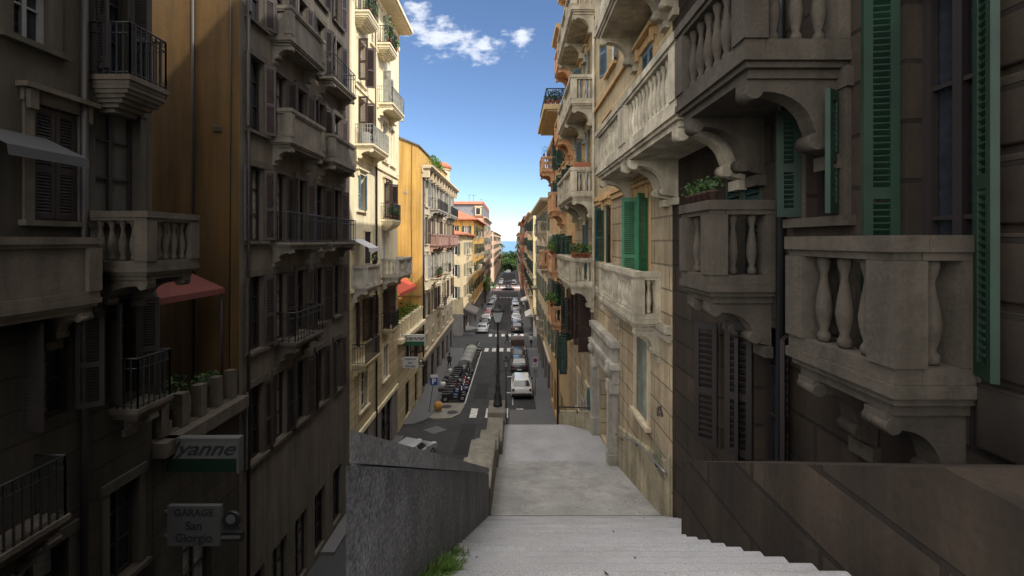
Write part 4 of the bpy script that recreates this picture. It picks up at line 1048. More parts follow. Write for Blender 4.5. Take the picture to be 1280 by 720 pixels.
    for s in (-1, 1):
        m2 = MB(); m2.box(s*(w-.28), s*(w-.08), yb-.02, yb+.12, belt-.34, belt-.12); lpart(m2, 'tail_light', redlens if col[0] < .9 else redlens, o, bevel=.02)
        m2 = MB(); m2.box(s*(w-.42), s*(w-.12), yf-.2, yf-.03, hood-.3, hood-.16); lpart(m2, 'headlight', clearlens, o, bevel=.02)
        m2 = MB(); m2.box(s*(w-.03), s*(w+.17), cb[1]-.62, cb[1]-.5, belt, belt+.15); lpart(m2, 'mirror', trim if style == 'suv' else paint, o, bevel=.03)
        for yw in (yb+.75, yf-.8):
            wo = MB(); r = .33 if style in ('suv', 'van', 'pickup') else .3
            wo.tube([(s*(w-.2), 0, 0), (s*(w-.02), 0, 0), (s*(w+.012), 0, 0)], [r, r, r-.03], 18)
            wh = lpart(wo, 'wheel', rubber, o, loc=(0, yw, r)); m2 = MB(); m2.tube([(s*(w+.0125), 0, 0), (s*(w+.02), 0, 0)], r*.62, 12); lpart(m2, 'rim', chrome, wh)
    if style in ('suv',):
        for s in (-1, 1):
            m2 = MB(); m2.tube([(s*(wt-.05), cb[2]+.2, H+.03), (s*(wt-.05), cb[3]-.1, H+.03)], .02, 6); lpart(m2, 'roof_rail', trim, o)
    return o
WHT, BLK, SIL, GRY, RED, BLU, DBL = (.75, .75, .73), (.012, .012, .014), (.42, .43, .45), (.12, .12, .125), (.35, .02, .02), (.03, .07, .16), (.012, .016, .03)
car('white boxy off-roader seen from behind, nearest on the right of the road', .85, 39.4, WHT, 'suv')
car('black sedan parked right in front of the white off-roader', .78, 47.6, BLK, 'sedan')
car('black hatchback with shiny roof tucked behind the canvas pickup', .8, 52.0, DBL, 'hatch')
car('pickup with brown canvas cover and beige tailgate by the crossing', .7, 56.4-.4, (.4, .36, .28), 'pickup', name='pickup_truck', cat='truck')
car('silver hatchback parked across the corner below the granite parapet', -6.05, 26.2, SIL, 'hatch', heading=R(-20)).scale = (.9, .86, .9)
gR = 'cars parked on the right past the crossing'
for i, (st, c, lab) in enumerate((('suv', BLK, 'black off-roader heading the right hand row past the second crossing'), ('hatch', SIL, 'silver hatchback second in the right hand row past the crossing'), ('sedan', WHT, 'white sedan third in the right hand row past the crossing'), ('hatch', DBL, 'navy hatchback fourth in the right hand row past the crossing'), ('van', WHT, 'white van in the middle of the right hand row'), ('hatch', GRY, 'dark grey hatchback beyond the white van on the right'), ('sedan', SIL, 'silver sedan near the far end of the right hand row'), ('hatch', BLK, 'black hatchback last in the right hand row'))):
    car(lab, .8+.05*(i % 2), 71.2+i*5.6+(2 if i > 3 else 0), c, st, group=gR)
gL = 'cars parked along the left kerb past the crossing'
for i, (st, c, lab) in enumerate((('hatch', SIL, 'silver hatchback at the near end of the left kerb row'), ('hatch', BLK, 'black hatchback second along the left kerb'), ('sedan', WHT, 'white sedan third along the left kerb'), ('hatch', RED, 'dark red hatchback on the left kerb'), ('sedan', GRY, 'dark grey sedan beyond the red hatchback on the left kerb'), ('van', (.3, .33, .36), 'blue grey van on the left kerb'), ('hatch', SIL, 'silver hatchback beyond the blue grey van'), ('sedan', DBL, 'navy sedan well down the left kerb'), ('hatch', WHT, 'white hatchback well down the left kerb'), ('hatch', GRY, 'grey hatchback last on the left kerb'))):
    car(lab, -4.75-.03*i, 70.6+i*5.5, c, st, group=gL)
for i, (x, y, c, st, h, lab) in enumerate(((-1.5, 172, BLK, 'van', 0, 'black van waiting beyond the reddish plaza'), (.9, 184, WHT, 'van', 0, 'white van far beyond the plaza on the right'), (.9, 192, GRY, 'hatch', 0, 'grey hatchback far beyond the plaza'), (-4.8, 186, SIL, 'hatch', 0, 'silver hatchback far beyond the plaza on the left'), (-4.8, 196, WHT, 'van', 0, 'white van far beyond the plaza on the left'), (-1.5, 152.5, BLK, 'sedan', R(90), 'black sedan crossing the street before the plaza'), (-3, 305, WHT, 'van', R(90), 'white van crossing in front of the park'), (2, 306, GRY, 'hatch', R(90), 'grey hatchback crossing in front of the park'))):
    car(lab, x, y, c, st, h)

def scooter(label, x, y, col, heading, topbox=None, group='scooters and motorbikes parked on the left', screen=True, cover=None):
    o = thing('scooter', label, 'scooter', loc_on(x, y, .004), heading, group)
    paint = flat('scooter paint %.2f %.2f %.2f' % col, col, .3, .2, .5, .5, var=.05)
    for nm, yw in (('wheel', -.6), ('wheel', .68)):
        mb = MB(); mb.tube([(-.06, 0, 0), (-.035, 0, 0), (.035, 0, 0), (.06, 0, 0)], [.2, .26, .26, .2], 14); wh = lpart(mb, nm, rubber, o, loc=(0, yw, .26)); m2 = MB(); m2.tube([(-.066, 0, 0), (.066, 0, 0)], .14, 10); lpart(m2, 'rim', chrome, wh)
    mb = MB(); mb.prism([(-.85, .55), (-.8, .75), (-.1, .72), (.0, .42), (.35, .36), (.42, .28), (-.35, .26), (-.6, .5)], lambda p, q, t: (t, p, q), -.17, .17); body = lpart(mb, 'body', paint, o, bevel=.04)
    mb = MB(); mb.prism([(-.82, .76), (-.8, .86), (-.45, .88), (-.3, .82), (.02, .82), (.04, .74)], lambda p, q, t: (t, p, q), -.15, .15); lpart(mb, 'seat', flat('black seat', (.012, .012, .012), .6), o, bevel=.03)
    mb = MB(); mb.prism([(.4, .3), (.34, .4), (.5, 1.0), (.62, 1.02), (.62, .8), (.66, .5), (.5, .3)], lambda p, q, t: (t, p, q), -.19, .19); mb.box(-.09, .09, .5, .95, .44, .54); lpart(mb, 'front_shield', paint, o, bevel=.04)
    mb = MB(); mb.tube([(-.36, .38, 1.06), (-.12, .52, 1.02), (.12, .52, 1.02), (.36, .38, 1.06)], .02, 6); mb.tube([(0, .7, .28), (0, .52, 1.02)], .03, 6); lpart(mb, 'handlebar', iron, o)
    for s in (-1, 1):
        mb = MB(); mb.tube([(s*.22, .47, 1.04), (s*.3, .52, 1.22)], .009, 5); mb.box(s*.24, s*.38, .51, .54, 1.2, 1.3); lpart(mb, 'mirror', iron, o)
    mb = MB(); mb.sphere((0, .63, .9), .08, 8); lpart(mb, 'headlight', clearlens, o)
    if screen:
        mb = MB(); mb.add([(-.2, .56, 1.03), (.2, .56, 1.03), (.15, .46, 1.38), (-.15, .46, 1.38), (-.2, .57, 1.03), (.2, .57, 1.03), (.15, .47, 1.38), (-.15, .47, 1.38)], [(0, 1, 2, 3), (4, 5, 6, 7), (0, 1, 5, 4), (1, 2, 6, 5), (2, 3, 7, 6), (3, 0, 4, 7)]); lpart(mb, 'windscreen', flat('smoky screen', (.2, .22, .25), .1), o)
    if topbox:
        mb = MB(); mb.box(-.2, .2, -1.12, -.76, .9, 1.2); lpart(mb, 'top_box', flat('top box %.2f' % topbox[0], topbox, .35), o, bevel=.05)
    o.scale = (1.12,)*3
    return o
sc = [((.012,)*3, (.03,)*3, 'black scooter nearest the orange bollard with its front wheel turned out'), ((.02, .02, .03), None, 'black motor scooter second in the kerb row'), ((.02, .04, .12), (.5, .5, .5), 'dark blue scooter with a pale top box'), ((.2, .2, .21), (.03, .03, .03), 'silver scooter among the near kerb row'), ((.012, .012, .012), None, 'plain black scooter in the middle of the near kerb row'),
      ((.3, .02, .02), (.03,)*3, 'red scooter with black top box in the near kerb row'), ((.05, .05, .055), None, 'dark grey scooter beyond the red one'), ((.4, .4, .39), None, 'white scooter in the far half of the near kerb row'), ((.012, .012, .012), (.4, .4, .4), 'black scooter with grey top box in the far half of the near kerb row'),
      ((.02, .02, .022), (.03,)*3, 'black scooter with black top box third from the grey bins'), ((.03, .05, .09), None, 'navy scooter second from the grey bins'), ((.014, .014, .014), None, 'black scooter beside the nearest grey bin')]
for i, (c, tb_, lab) in enumerate(sc):
    scooter(lab, -5.05+rnd.uniform(-.08, .08), 36.7+i*.74, c, R(-78+rnd.uniform(-8, 8)), tb_)
for i, (c, lab) in enumerate((((.25, .03, .05), 'dark red scooter just beyond the grey bins'), ((.02, .02, .02), 'black scooter second beyond the bins'), ((.4, .4, .4), 'silver scooter third beyond the bins'), ((.02, .02, .025), 'black scooter last before the side street'))):
    scooter(lab, -5.0, 53.0+i*1.0, c, R(-80+rnd.uniform(-6, 6)))
gc = 'recycling bins beside the scooters'
bn = [(.2, .2, .19), (.19, .195, .19), (.17, .19, .17), (.23, .23, .2)]
for i in range(4):
    o = thing('recycling_bin', ['pale grey recycling bin nearest the scooters, white notice on its side', 'pale grey recycling bin second from the scooters', 'greenish grey recycling bin third from the scooters', 'light grey recycling bin farthest from the near scooters'][i], 'bin', loc_on(-4.9, 45.7+i*1.9, .004), 0, gc)
    mb = MB(); mb.prism([(-.75, .12), (-.8, 1.15), (.8, 1.15), (.75, .12)], lambda p, q, t: (t, p, q), -.68, .68); lpart(mb, 'body', flat('bin grey %d' % i, bn[i], .5), o, bevel=.05)
    mb = MB(); mb.prism([(.72*math.cos(a*math.pi/10), 1.18+.48*math.sin(a*math.pi/10)) for a in range(11)], lambda p, q, t: (p, t, q), -.82, .82, smooth=True); lpart(mb, 'lid', flat('bin lid %d' % i, tuple(v*1.15 for v in bn[i]), .45), o)
    mb = MB()
    for sx in (-.55, .55):
        for sy in (-.6, .6): mb.tube([(sx-.03, sy, .09), (sx+.03, sy, .09)], .09, 8)
    lpart(mb, 'castors', rubber, o)
    if i == 0:
        mb = MB(); mb.box(-.2, .25, -.812, -.803, .7, 1.1); lpart(mb, 'notice', white, o)

# ------------------------------------------------------------------ lamps, signs, bollard
def lamp(label, x, y, z, h, r=1., arm=False):
    o = thing('street_lamp', label, 'street lamp', (x, y, z))
    cast = surf('cast iron', (.035, .04, .038), .55, .25, 6, 40, .3, .2, metal=.3)
    mb = MB(); P = [(.23, 0), (.23, .12), (.2, .14), (.21, .3), (.17, .36), (.19, .42), (.13, .5), (.12, .75), (.15, .8), (.1, .86), (.085, 1.2), (.11, 1.24), (.075, 1.3), (.06, h*.6), (.085, h*.6+.03), (.055, h*.6+.08), (.045, h-.75), (.075, h-.72), (.04, h-.68)]
    mb.lathe([(a*r*.84, b) for a, b in P], n=14); lpart(mb, 'post', cast, o)
    z0 = h-.68
    mb = MB(); w0, w1 = .13*r, .24*r
    c0 = [(s*w0, t*w0, z0+.06) for s, t in ((-1, -1), (1, -1), (1, 1), (-1, 1))]; c1 = [(s*w1, t*w1, z0+.5) for s, t in ((-1, -1), (1, -1), (1, 1), (-1, 1))]
    for i in range(4):
        mb.tube([c0[i], c1[i]], .016, 5); mb.tube([c0[i], c0[(i+1) % 4]], .014, 5); mb.tube([c1[i], c1[(i+1) % 4]], .018, 5); mb.tube([(0, 0, z0), c0[i]], .012, 5)
    mb.lathe([(.27*r*1.25, .51), (.25*r*1.2, .55), (.17*r, .63), (.12*r, .66), (.13*r, .7), (.05*r, .78), (.015, .84)], 0, 0, z0, 8); lp_ = lpart(mb, 'lantern', cast, o)
    mb = MB(); k = .97; mb.add([(a*k, b*k, c) for a, b, c in c0+c1], [(0, 1, 5, 4), (1, 2, 6, 5), (2, 3, 7, 6), (3, 0, 4, 7), (0, 3, 2, 1)]); lpart(mb, 'lantern_glass', flat('frosted lantern glass', (.42, .44, .42), .35), lp_)
    if arm:
        mb = MB(); mb.tube([(-.42, 0, h-1.0), (-.2, 0, h-.88), (.2, 0, h-.88), (.42, 0, h-1.0)], .022, 6); lpart(mb, 'crossbar', cast, o)
    return o
lamp('tall ornate iron street lamp standing on the stone stair pier', -.57, 17.35, -6.62, 3.98, .95)
lamp('slim iron street lamp at the foot of the stairs by the road', -.42, 30.6, gz(30.6), 5.2, .7, True)
pole = flat('sign pole', (.16, .16, .165), .5, .5)
o = thing('parking_sign', 'blue square P parking sign on a leaning pole by the corner pavement', 'road sign', loc_on(-6.55, 34.1, K))
mb = MB(); mb.tube([(0, 0, 0), (.42, .1, 3.0)], .03, 8); lpart(mb, 'pole', pole, o)
mb = MB(); mb.box(.1, .68, -.02, .0, 2.1, 2.68); lpart(mb, 'panel', flat('sign blue', (.015, .07, .32), .4), o)
mb = MB(); mb.box(.12, .7, -.018, .002, 2.71, 2.93); lpart(mb, 'upper_plate', flat('sign white', (.6, .6, .6), .4), o)
text_part('P', .62, (.39, -.026, 2.38), (R(90), 0, 0), flat('sign letter white', (.75, .75, .75), .4), o, bold=.012)
o = thing('no_parking_sign', 'no parking sign with white lower plate on the right pavement behind the off-roader', 'road sign', loc_on(2.05, 38.2, K))
mb = MB(); mb.tube([(0, 0, 0), (0, 0, 3.35)], .03, 8); lpart(mb, 'pole', pole, o)
mb = MB(); mb.box(-.22, .24, -.05, -.035, 2.5, 3.35); lpart(mb, 'upper_plate', flat('sign white', (.6, .6, .6), .4), o)
mb = MB(); mb.box(-.26, .26, -.05, -.035, 1.6, 2.44); lpart(mb, 'lower_plate', flat('dull sign grey', (.28, .28, .28), .5), o)
def disc(mb, r, y, z, n=24, x=0.01): mb.add([(x+r*math.cos(2*math.pi*i/n), y, z+r*math.sin(2*math.pi*i/n)) for i in range(n)], [tuple(range(n))])
mb = MB(); disc(mb, .2, -.054, 3.08); d_ = lpart(mb, 'disc', flat('sign red', (.42, .03, .04), .4), o, fix=False)
mb = MB(); disc(mb, .145, -.058, 3.08); lpart(mb, 'blue_centre', flat('sign blue dark', (.03, .05, .25), .4), o, fix=False)
mb = MB(); mb.add([(-.11, -.062, 3.2), (-.08, -.062, 3.23), (.14, -.062, 2.96), (.11, -.062, 2.93)], [(0, 1, 2, 3)]); lpart(mb, 'red_bar', flat('sign red', (.42, .03, .04), .4), o, fix=False)
mb = MB(); mb.box(-.12, .12, -.054, -.051, 2.58, 2.62); mb.box(-.12, .1, -.054, -.051, 2.68, 2.72); mb.box(-.14, .12, -.054, -.051, 2.0, 2.05); mb.box(-.1, .12, -.054, -.051, 2.15, 2.2); lpart(mb, 'small_print', iron, o)
o = thing('bollard', 'round orange stone bollard on the pale corner pavement', 'bollard', loc_on(-5.85, 34.3, K-.01))
mb = MB(); mb.lathe([(.26, 0), (.26, .05), (.2, .08), (.2, .12)], n=16); lpart(mb, 'base', pave2, o)
mb = MB(); mb.sphere((0, 0, .42), .36, 14); lpart(mb, 'ball', surf('orange concrete', (.42, .22, .06), .85, .25, 3, 30, .3, .2), o)

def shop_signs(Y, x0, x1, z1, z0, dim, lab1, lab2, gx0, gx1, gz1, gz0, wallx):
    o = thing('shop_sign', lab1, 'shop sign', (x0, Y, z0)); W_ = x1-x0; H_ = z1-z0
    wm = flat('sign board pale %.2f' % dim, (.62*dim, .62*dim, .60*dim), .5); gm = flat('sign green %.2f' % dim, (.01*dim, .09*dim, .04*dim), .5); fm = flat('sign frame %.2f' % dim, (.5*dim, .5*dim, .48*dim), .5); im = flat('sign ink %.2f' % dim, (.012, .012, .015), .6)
    mb = MB(); mb.box(0, W_, 0, .14, H_*.42, H_); lpart(mb, 'panel', wm, o)
    mb = MB(); mb.box(0, W_, 0.001, .139, 0, H_*.418); lpart(mb, 'green_strip', gm, o)
    mb = MB(); mb.box(-.03, W_+.05, -.02, .16, H_+.001, H_+.05); mb.box(W_+.001, W_+.05, -.02, .16, -.02, H_); mb.box(wallx-x0, -.001, .04, .09, H_*.7, H_*.76); mb.box(wallx-x0, -.001, .04, .09, H_*.2, H_*.26); lpart(mb, 'frame', fm, o)
    text_part('Jyanne', H_*.62, (W_*.5, -.006, H_*.72), (R(90), 0, 0), im, o, shear=.45, bold=.008, sx=1.25)
    o = thing('garage_sign', lab2, 'sign', (gx0, Y, gz0)); W_ = gx1-gx0; H_ = gz1-gz0; bw = W_*.76
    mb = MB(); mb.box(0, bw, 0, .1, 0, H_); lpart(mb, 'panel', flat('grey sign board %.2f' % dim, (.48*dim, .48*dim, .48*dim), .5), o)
    mb = MB(); mb.box(wallx-gx0, -.001, .03, .07, H_*.8, H_*.86); mb.box(wallx-gx0, -.001, .03, .07, H_*.2, H_*.26); lpart(mb, 'bracket', fm, o)
    for t_, f, sz in (('GARAGE', .83, .25), ('San', .5, .3), ('Giorgio', .2, .3)): text_part(t_, H_*sz, (bw*.5, -.006, H_*f), (R(90), 0, 0), im, o, bold=.004)
    mb = MB(); cx = W_*.9; r = W_*.125
    mb.tube([(cx, .02, H_*.62), (cx, .1, H_*.62)], r, 18); mb.box(cx-r*1.3, cx+r*1.3, .02, .1, H_*.1, H_*.32); lpart(mb, 'emblem', iron, o)
    mb = MB(); mb.tube([(cx, .012, H_*.66), (cx, .0199, H_*.66)], r*.55, 12); lpart(mb, 'emblem_face', wm, o); mb = MB(); mb.box(cx-r*1.1, cx+r*1.1, .012, .0195, H_*.17, H_*.25); lpart(mb, 'emblem_plate', wm, o)
shop_signs(31.0, -7.9, -6.3, -6.8, -7.52, 1., 'white shop sign with black script over a green strip projecting from the cream corner house', 'grey GARAGE San Giorgio sign under the white and green shop sign', -7.85, -6.4, -8.35, -9.15, -8.05)
shop_signs(9.9, -7.93, -6.3, -4.57, -5.3, .14, 'dark script sign with green strip on the dark terrace block', 'dark GARAGE San Giorgio sign low on the dark terrace block', -7.9, -6.3, -6.08, -7.0, -8.0)  # second copy of the signs, dimming put into their colours

# poster and teal board by the low wall
o = thing('poster', 'pale poster with dark marks stuck on the tan wall above the low guard wall', 'poster', (3.27, 20.0, -8.))
mb = MB(); mb.box(-.02, 0, -.45, .45, -.55, .75); lpart(mb, 'sheet', flat('poster paper', (.45, .42, .45), .8), o)
mb = MB()
for i in range(9): mb.box(-.024, -.0205, -.35+.08*(i % 3), .3-.07*(i % 2), .55-i*.12, .6-i*.12)
lpart(mb, 'print', flat('poster ink', (.1, .05, .12), .8), o)
o = thing('teal_cabinet', 'teal utility cabinet door on the tan wall beside the carved doorway', 'cabinet', (3.2, 17.7, -7.6))
mb = MB(); mb.box(-.06, .1, -.3, .3, 0, 1.5); lpart(mb, 'casing', flat('teal cabinet paint', (.02, .11, .13), .6), o, bevel=.02)
mb = MB(); mb.box(-.075, -.061, -.24, .24, .1, 1.4); mb.sphere((-.08, .18, .75), .025, 6); lpart(mb, 'door', flat('teal cabinet door', (.025, .13, .15), .5), o)

# ------------------------------------------------------------------ people
def person(label, x, y, top, legs, heading=0., stride=.25, dz=0., hair=(.02, .015, .01), bag=None):
    J = {'pelvis': (0, 0, .95), 'waist': (0, 0, 1.1), 'chest': (0, .02, 1.33), 'neck': (0, .02, 1.5), 'head': (0, .03, 1.6), 'crown': (0, .02, 1.73)}
    E = [('pelvis', 'waist'), ('waist', 'chest'), ('chest', 'neck'), ('neck', 'head'), ('head', 'crown')]
    Rr = {'pelvis': .15, 'waist': .13, 'chest': .155, 'neck': .055, 'head': .095, 'crown': .075}
    for s, nm in ((-1, 'l'), (1, 'r')):
        k = s*stride
        J.update({nm+'hip': (s*.1, 0, .88), nm+'knee': (s*.1, k*.55+.03, .49), nm+'ank': (s*.1, k-.02, .09), nm+'toe': (s*.11, k+.16, .04),
                  nm+'sh': (s*.19, .02, 1.43), nm+'el': (s*.25, -k*.3-.02, 1.14), nm+'wr': (s*.25, -k*.6+.06, .9), nm+'palm': (s*.25, -k*.65+.08, .83)})
        E += [('pelvis', nm+'hip'), (nm+'hip', nm+'knee'), (nm+'knee', nm+'ank'), (nm+'ank', nm+'toe'), ('chest', nm+'sh'), (nm+'sh', nm+'el'), (nm+'el', nm+'wr'), (nm+'wr', nm+'palm')]
        Rr.update({nm+'hip': .1, nm+'knee': .065, nm+'ank': .05, nm+'toe': .04, nm+'sh': .07, nm+'el': .05, nm+'wr': .035, nm+'palm': .04})
        for f in range(4):
            J[nm+'f%d' % f] = (s*(.25-.01), -k*.65+.05+.022*f, .74+.006*abs(f-1.5)); E.append((nm+'palm', nm+'f%d' % f)); Rr[nm+'f%d' % f] = .009
        J[nm+'th'] = (s*.22, -k*.65+.13, .79); E.append((nm+'palm', nm+'th')); Rr[nm+'th'] = .011
    ks = list(J); me = bpy.data.meshes.new('person_skin'); me.from_pydata([J[k] for k in ks], [(ks.index(a), ks.index(b)) for a, b in E], [])
    t = bpy.data.objects.new('person_tmp', me); C.objects.link(t)
    md = t.modifiers.new('skin', 'SKIN'); md.use_smooth_shade = True
    for i, k in enumerate(ks): me.skin_vertices[0].data[i].radius = (Rr[k], Rr[k]*.85)
    me.skin_vertices[0].data[0].use_root = True
    t.modifiers.new('sub', 'SUBSURF').render_levels = 1
    bpy.context.view_layer.update(); dm = bpy.data.meshes.new_from_object(t.evaluated_get(bpy.context.evaluated_depsgraph_get())); bpy.data.objects.remove(t)
    skin = flat('skin', (.42, .25, .17), .6); tm = flat('cloth %.2f %.2f %.2f' % top, top, .9); lm = flat('cloth %.2f %.2f %.2f' % legs, legs, .9); sm = flat('shoe', (.02, .018, .016), .6)
    dm.materials.clear()
    for m_ in (skin, tm, lm, sm): dm.materials.append(m_)
    for p in dm.polygons:
        c = p.center
        p.material_index = 3 if c.z < .1 else (0 if c.z > 1.5 or (abs(c.x) > .2 and c.z < .92) else (2 if c.z < .97 and abs(c.x) < .21 else 1)); p.use_smooth = True
    o = thing('person', label, 'person', loc_on(x, y, dz), heading); link('body', dm, o)
    mb = MB(); mb.lathe([(.1, 1.62), (.108, 1.68), (.1, 1.76), (.06, 1.81), (.01, 1.825)], 0, -.0, 0, 12); lpart(mb, 'hair', flat('hair', hair, .7), o)
    mb = MB(); mb.sphere((0, .125, 1.63), .016, 5)
    lpart(mb, 'nose', skin, o)
    if bag:
        mb = MB(); mb.box(.24, .36, -.12, .16, .55, .8); lpart(mb, 'bag', flat('bag', bag, .7), o, bevel=.03)
    return o
person('person in dark coat walking along the left pavement beside the grey bins', -6.75, 46.6, (.014, .014, .016), (.012, .012, .018), R(170), .2, K)
person('person in dark jacket crossing by the canvas pickup', -.65, 60.5, (.02, .02, .022), (.02, .022, .03), R(80), .3)
person('person in pale shirt and dark trousers on the right pavement by the side street', 2.6, 58.6, (.5, .48, .45), (.03, .03, .035), R(20), .25, 0)
person('person in dark clothes under the grey awning on the left', -6.8, 80, (.02, .02, .02), (.02, .02, .03), R(180), .2, K)
person('person in black on the left pavement near the green street tree', -6.6, 96, (.015, .015, .015), (.02, .02, .02), R(180), .22, K)
person('person in white shirt on the far right pavement', 2.6, 99, (.55, .55, .52), (.05, .05, .07), R(0), .25, K)
person('person in blue beside the white shirted walker on the right', 2.2, 103, (.06, .08, .16), (.03, .03, .04), R(0), .2, K)
person('person in dark jacket on the left of the reddish plaza', -4.5, 158, (.02, .02, .02), (.03, .03, .03), R(90), .28, .01)
person('person in grey on the plaza crossing', -2., 160, (.1, .1, .1), (.03, .03, .03), R(90), .28, .01)

# ------------------------------------------------------------------ plants
gp1 = 'clay pots on the stone balcony by the teal door'
for i in range(5): potted('clay pot of green leaves on the grey stone balcony by the teal door', (2.55+(i*.17 if i < 4 else 0), 17.4 if i < 4 else 17.9, -.69), .1, .2, .2, .25, 90, leaf_b if i % 2 else leaf_d, group=gp1, size=.055)
o = thing('window_box', 'long terracotta window box on the stone balcony of the first floor', 'planter', (2.75, 17.15, 2.91))
mb = MB(); mb.box(-.3, .35, -.1, .1, 0, .2); lpart(mb, 'trough', terracotta, o, bevel=.015); mb = MB(); mb.leaves((0, 0, .26), (.3, .1, .1), 60, .04); lpart(mb, 'foliage', leaf_b, o, fix=False)
gp2 = 'plants on the orange balconies'
for x, y, z, s in ((2.5, 26.4, -.84, 1.), (2.5, 27.2, -.84, .8), (2.6, 28.9, -.84, 1.2)): potted('leafy potted plant on the middle orange balcony', (x, y, z), .12, .22, .3*s, .4*s, 120, leaf_b, group=gp2, size=.07)
for x, y, z, s in ((2.5, 27.2, -4.14, 1.3), (2.6, 28.6, -4.14, 1.)): potted('round bushy plant on the lowest orange balcony', (x, y, z), .14, .22, .35*s, .35*s, 190, leaf_b, group='bushes on the lowest orange balcony', size=.07)
for x in (2.45, 2.75): potted('thin wispy plant on the small upper orange balcony', (x, 33.1, 6.46), .1, .18, .3, .4, 40, leaf_d, group='wisps on the upper orange balcony', size=.05)
for i in range(6): potted('dense dark plant lining the roof terrace above the boxed eaves', (2.15+i*.28, 25.55, 8.04), .14, .26, .28, .4, 150, leaf_d, group='plants on the boxed eaves terrace', size=.07)
for x, y, z in ((-7.3, 25.7, 11.65), (-7.3, 26.9, 11.65)): potted('tall climbing plant on the top curved balcony of the cream house', (x, y, z), .14, .3, .3, .9 if y < 26 else .4, 220, leaf_b, group='plants on the top curved balcony', size=.07)
for y in (22.2, 22.9): potted('pot of pale green leaves on the nearer curved balcony', (-7.35, y, 11.65), .14, .25, .28, .35, 120, leaf_b, group='pots on the nearer curved balcony', size=.06)
for i in range(4): potted('dark trailing plant behind the black iron railing of the cream house', (-7.4, 26.55+i*.42, 1.3), .12, .25, .22, .38, 120, leaf_d, group='plants behind the black iron railing', size=.06)
potted('small spiky plant in a dark pot on the pale panelled balcony', (-7.3, 22.9, -1.24), .12, .2, .18, .25, 50, leaf_d, flat('blackish clay', (.05, .022, .014), .9), size=.09)
for i in range(5): potted('green plant at the roof edge of the attic over the long eaves', (-7.5, 41+i*.9, 6.76), .2, .35, .4, .7, 150, leaf_b, group='plants on the long eaves', size=.1)
for i in range(7): potted('dark box plant on the low iron balcony of the beige house', (-7.3, 42.6+i*.3, -3.64), .13, .25, .2, .4, 80, leaf_d, group='plants on the low iron balcony', size=.07)

def tree(label, x, y, z, h, cr, n, leaf, cat='tree', group=None, size=.25, trunkh=.35, name='tree', g=None):
    g = g or random.Random(int(x*10+y*7)); o = thing(name, label, cat, (x, y, z), 0, group)
    mb = MB(); th = h*trunkh; mb.tube([(0, 0, 0), (g.uniform(-.1, .1), g.uniform(-.1, .1), th*.6), (0, 0, th), (.1, 0, h*.75)], [h*.028, h*.02, h*.016, h*.004], 8)
    ends = []
    for k in range(6):
        a = k*1.05+g.uniform(-.3, .3); e = (math.cos(a)*cr*.6, math.sin(a)*cr*.6, th+(h-th)*g.uniform(.3, .75)); ends.append(e)
        mb.tube([(0, 0, th*g.uniform(.8, 1.1)), (e[0]*.5, e[1]*.5, (th+e[2])*.5+.1), e], [h*.011, h*.008, h*.003], 5)
    lpart(mb, 'trunk', bark, o)
    mb = MB()
    for e in ends+[(0, 0, h*.78), (0, 0, h*.6)]:
        for _ in range(3):
            c = (e[0]+g.gauss(0, cr*.22), e[1]+g.gauss(0, cr*.22), e[2]+g.gauss(0, h*.05)); r = cr*g.uniform(.3, .5)
            mb.leaves(c, (r, r, r*.8), n//24, size, shell=.3, g=g)
    lpart(mb, 'crown', leaf, o, fix=False); return o
tree('bright green street tree by the yellow hipped house on the left pavement', -6.9, 112, gz(112), 7.6, 2.3, 1500, leafmat('street tree leaves', (.04, .1, .01), (.14, .3, .03)), size=.2)  # leaves in a brighter green than the other trees
gt = 'dark trees in the park at the street end'
tr_ = random.Random(2)
for i in range(22):
    x = -14+(i % 11)*2.4+tr_.uniform(-.6, .6)+(1.2 if i > 10 else 0); y = (321 if i < 11 else 333)+tr_.uniform(-2, 3)
    tree('dark green park tree at the far end of the street', x, y, gz(y)-.03, tr_.uniform(13, 17.5) if i > 10 else tr_.uniform(8, 12), tr_.uniform(4, 5.), 1400, leaf_d if i % 3 else leaf_b, group=gt, size=.55, trunkh=.12)
for i in range(9):
    x = -11+i*2.1; o = thing('park_shrub', 'low dark shrub under the park trees at the street end', 'shrub', (x, 319.3+(i % 2)*.8, gz(319.5)-.03), 0, 'shrubs under the park trees')
    mb = MB(); mb.leaves((0, 0, 2.2), (1.7, 1.5, 2.3), 700, .4, shell=.2); lpart(mb, 'foliage', leaf_d, o, fix=False)
    mb = MB(); mb.tube([(0, 0, 0), (.1, 0, 1.5), (0, .1, 3)], [.12, .08, .03], 6); lpart(mb, 'stem', bark, o)
def palm(label, x, y, h):
    o = thing('palm_tree', label, 'palm tree', (x, y, gz(y)-.03)); mb = MB(); mb.tube([(0, 0, 0), (.2, 0, h*.5), (.1, 0, h)], [.35, .25, .22], 8); lpart(mb, 'trunk', bark, o)
    mb = MB(); g = random.Random(int(x*9))
    for k in range(26):
        a = g.uniform(0, 6.28); el = g.uniform(-.3, 1.2); L_ = g.uniform(2.4, 3.2); prev = None
        for s in range(7):
            f = s/6; d = L_*f*math.cos(el)*.95; p = Vector((math.cos(a)*d, math.sin(a)*d, h+L_*f*math.sin(el)-1.7*f*f)); wv = Vector((-math.sin(a), math.cos(a), -.35))*(.34*math.sin(math.pi*min(.98, f+.08))); wv2 = Vector((math.sin(a), -math.cos(a), -.35))*(.34*math.sin(math.pi*min(.98, f+.08)))
            if prev: mb.add([prev[0], p, p+wv, prev[0]+prev[1]], [(0, 1, 2, 3)]); mb.add([prev[0], p, p+wv2, prev[0]+prev[2]], [(0, 1, 2, 3)])
            prev = (p, wv, wv2)
    lpart(mb, 'crown', leaf_d, o, fix=False)
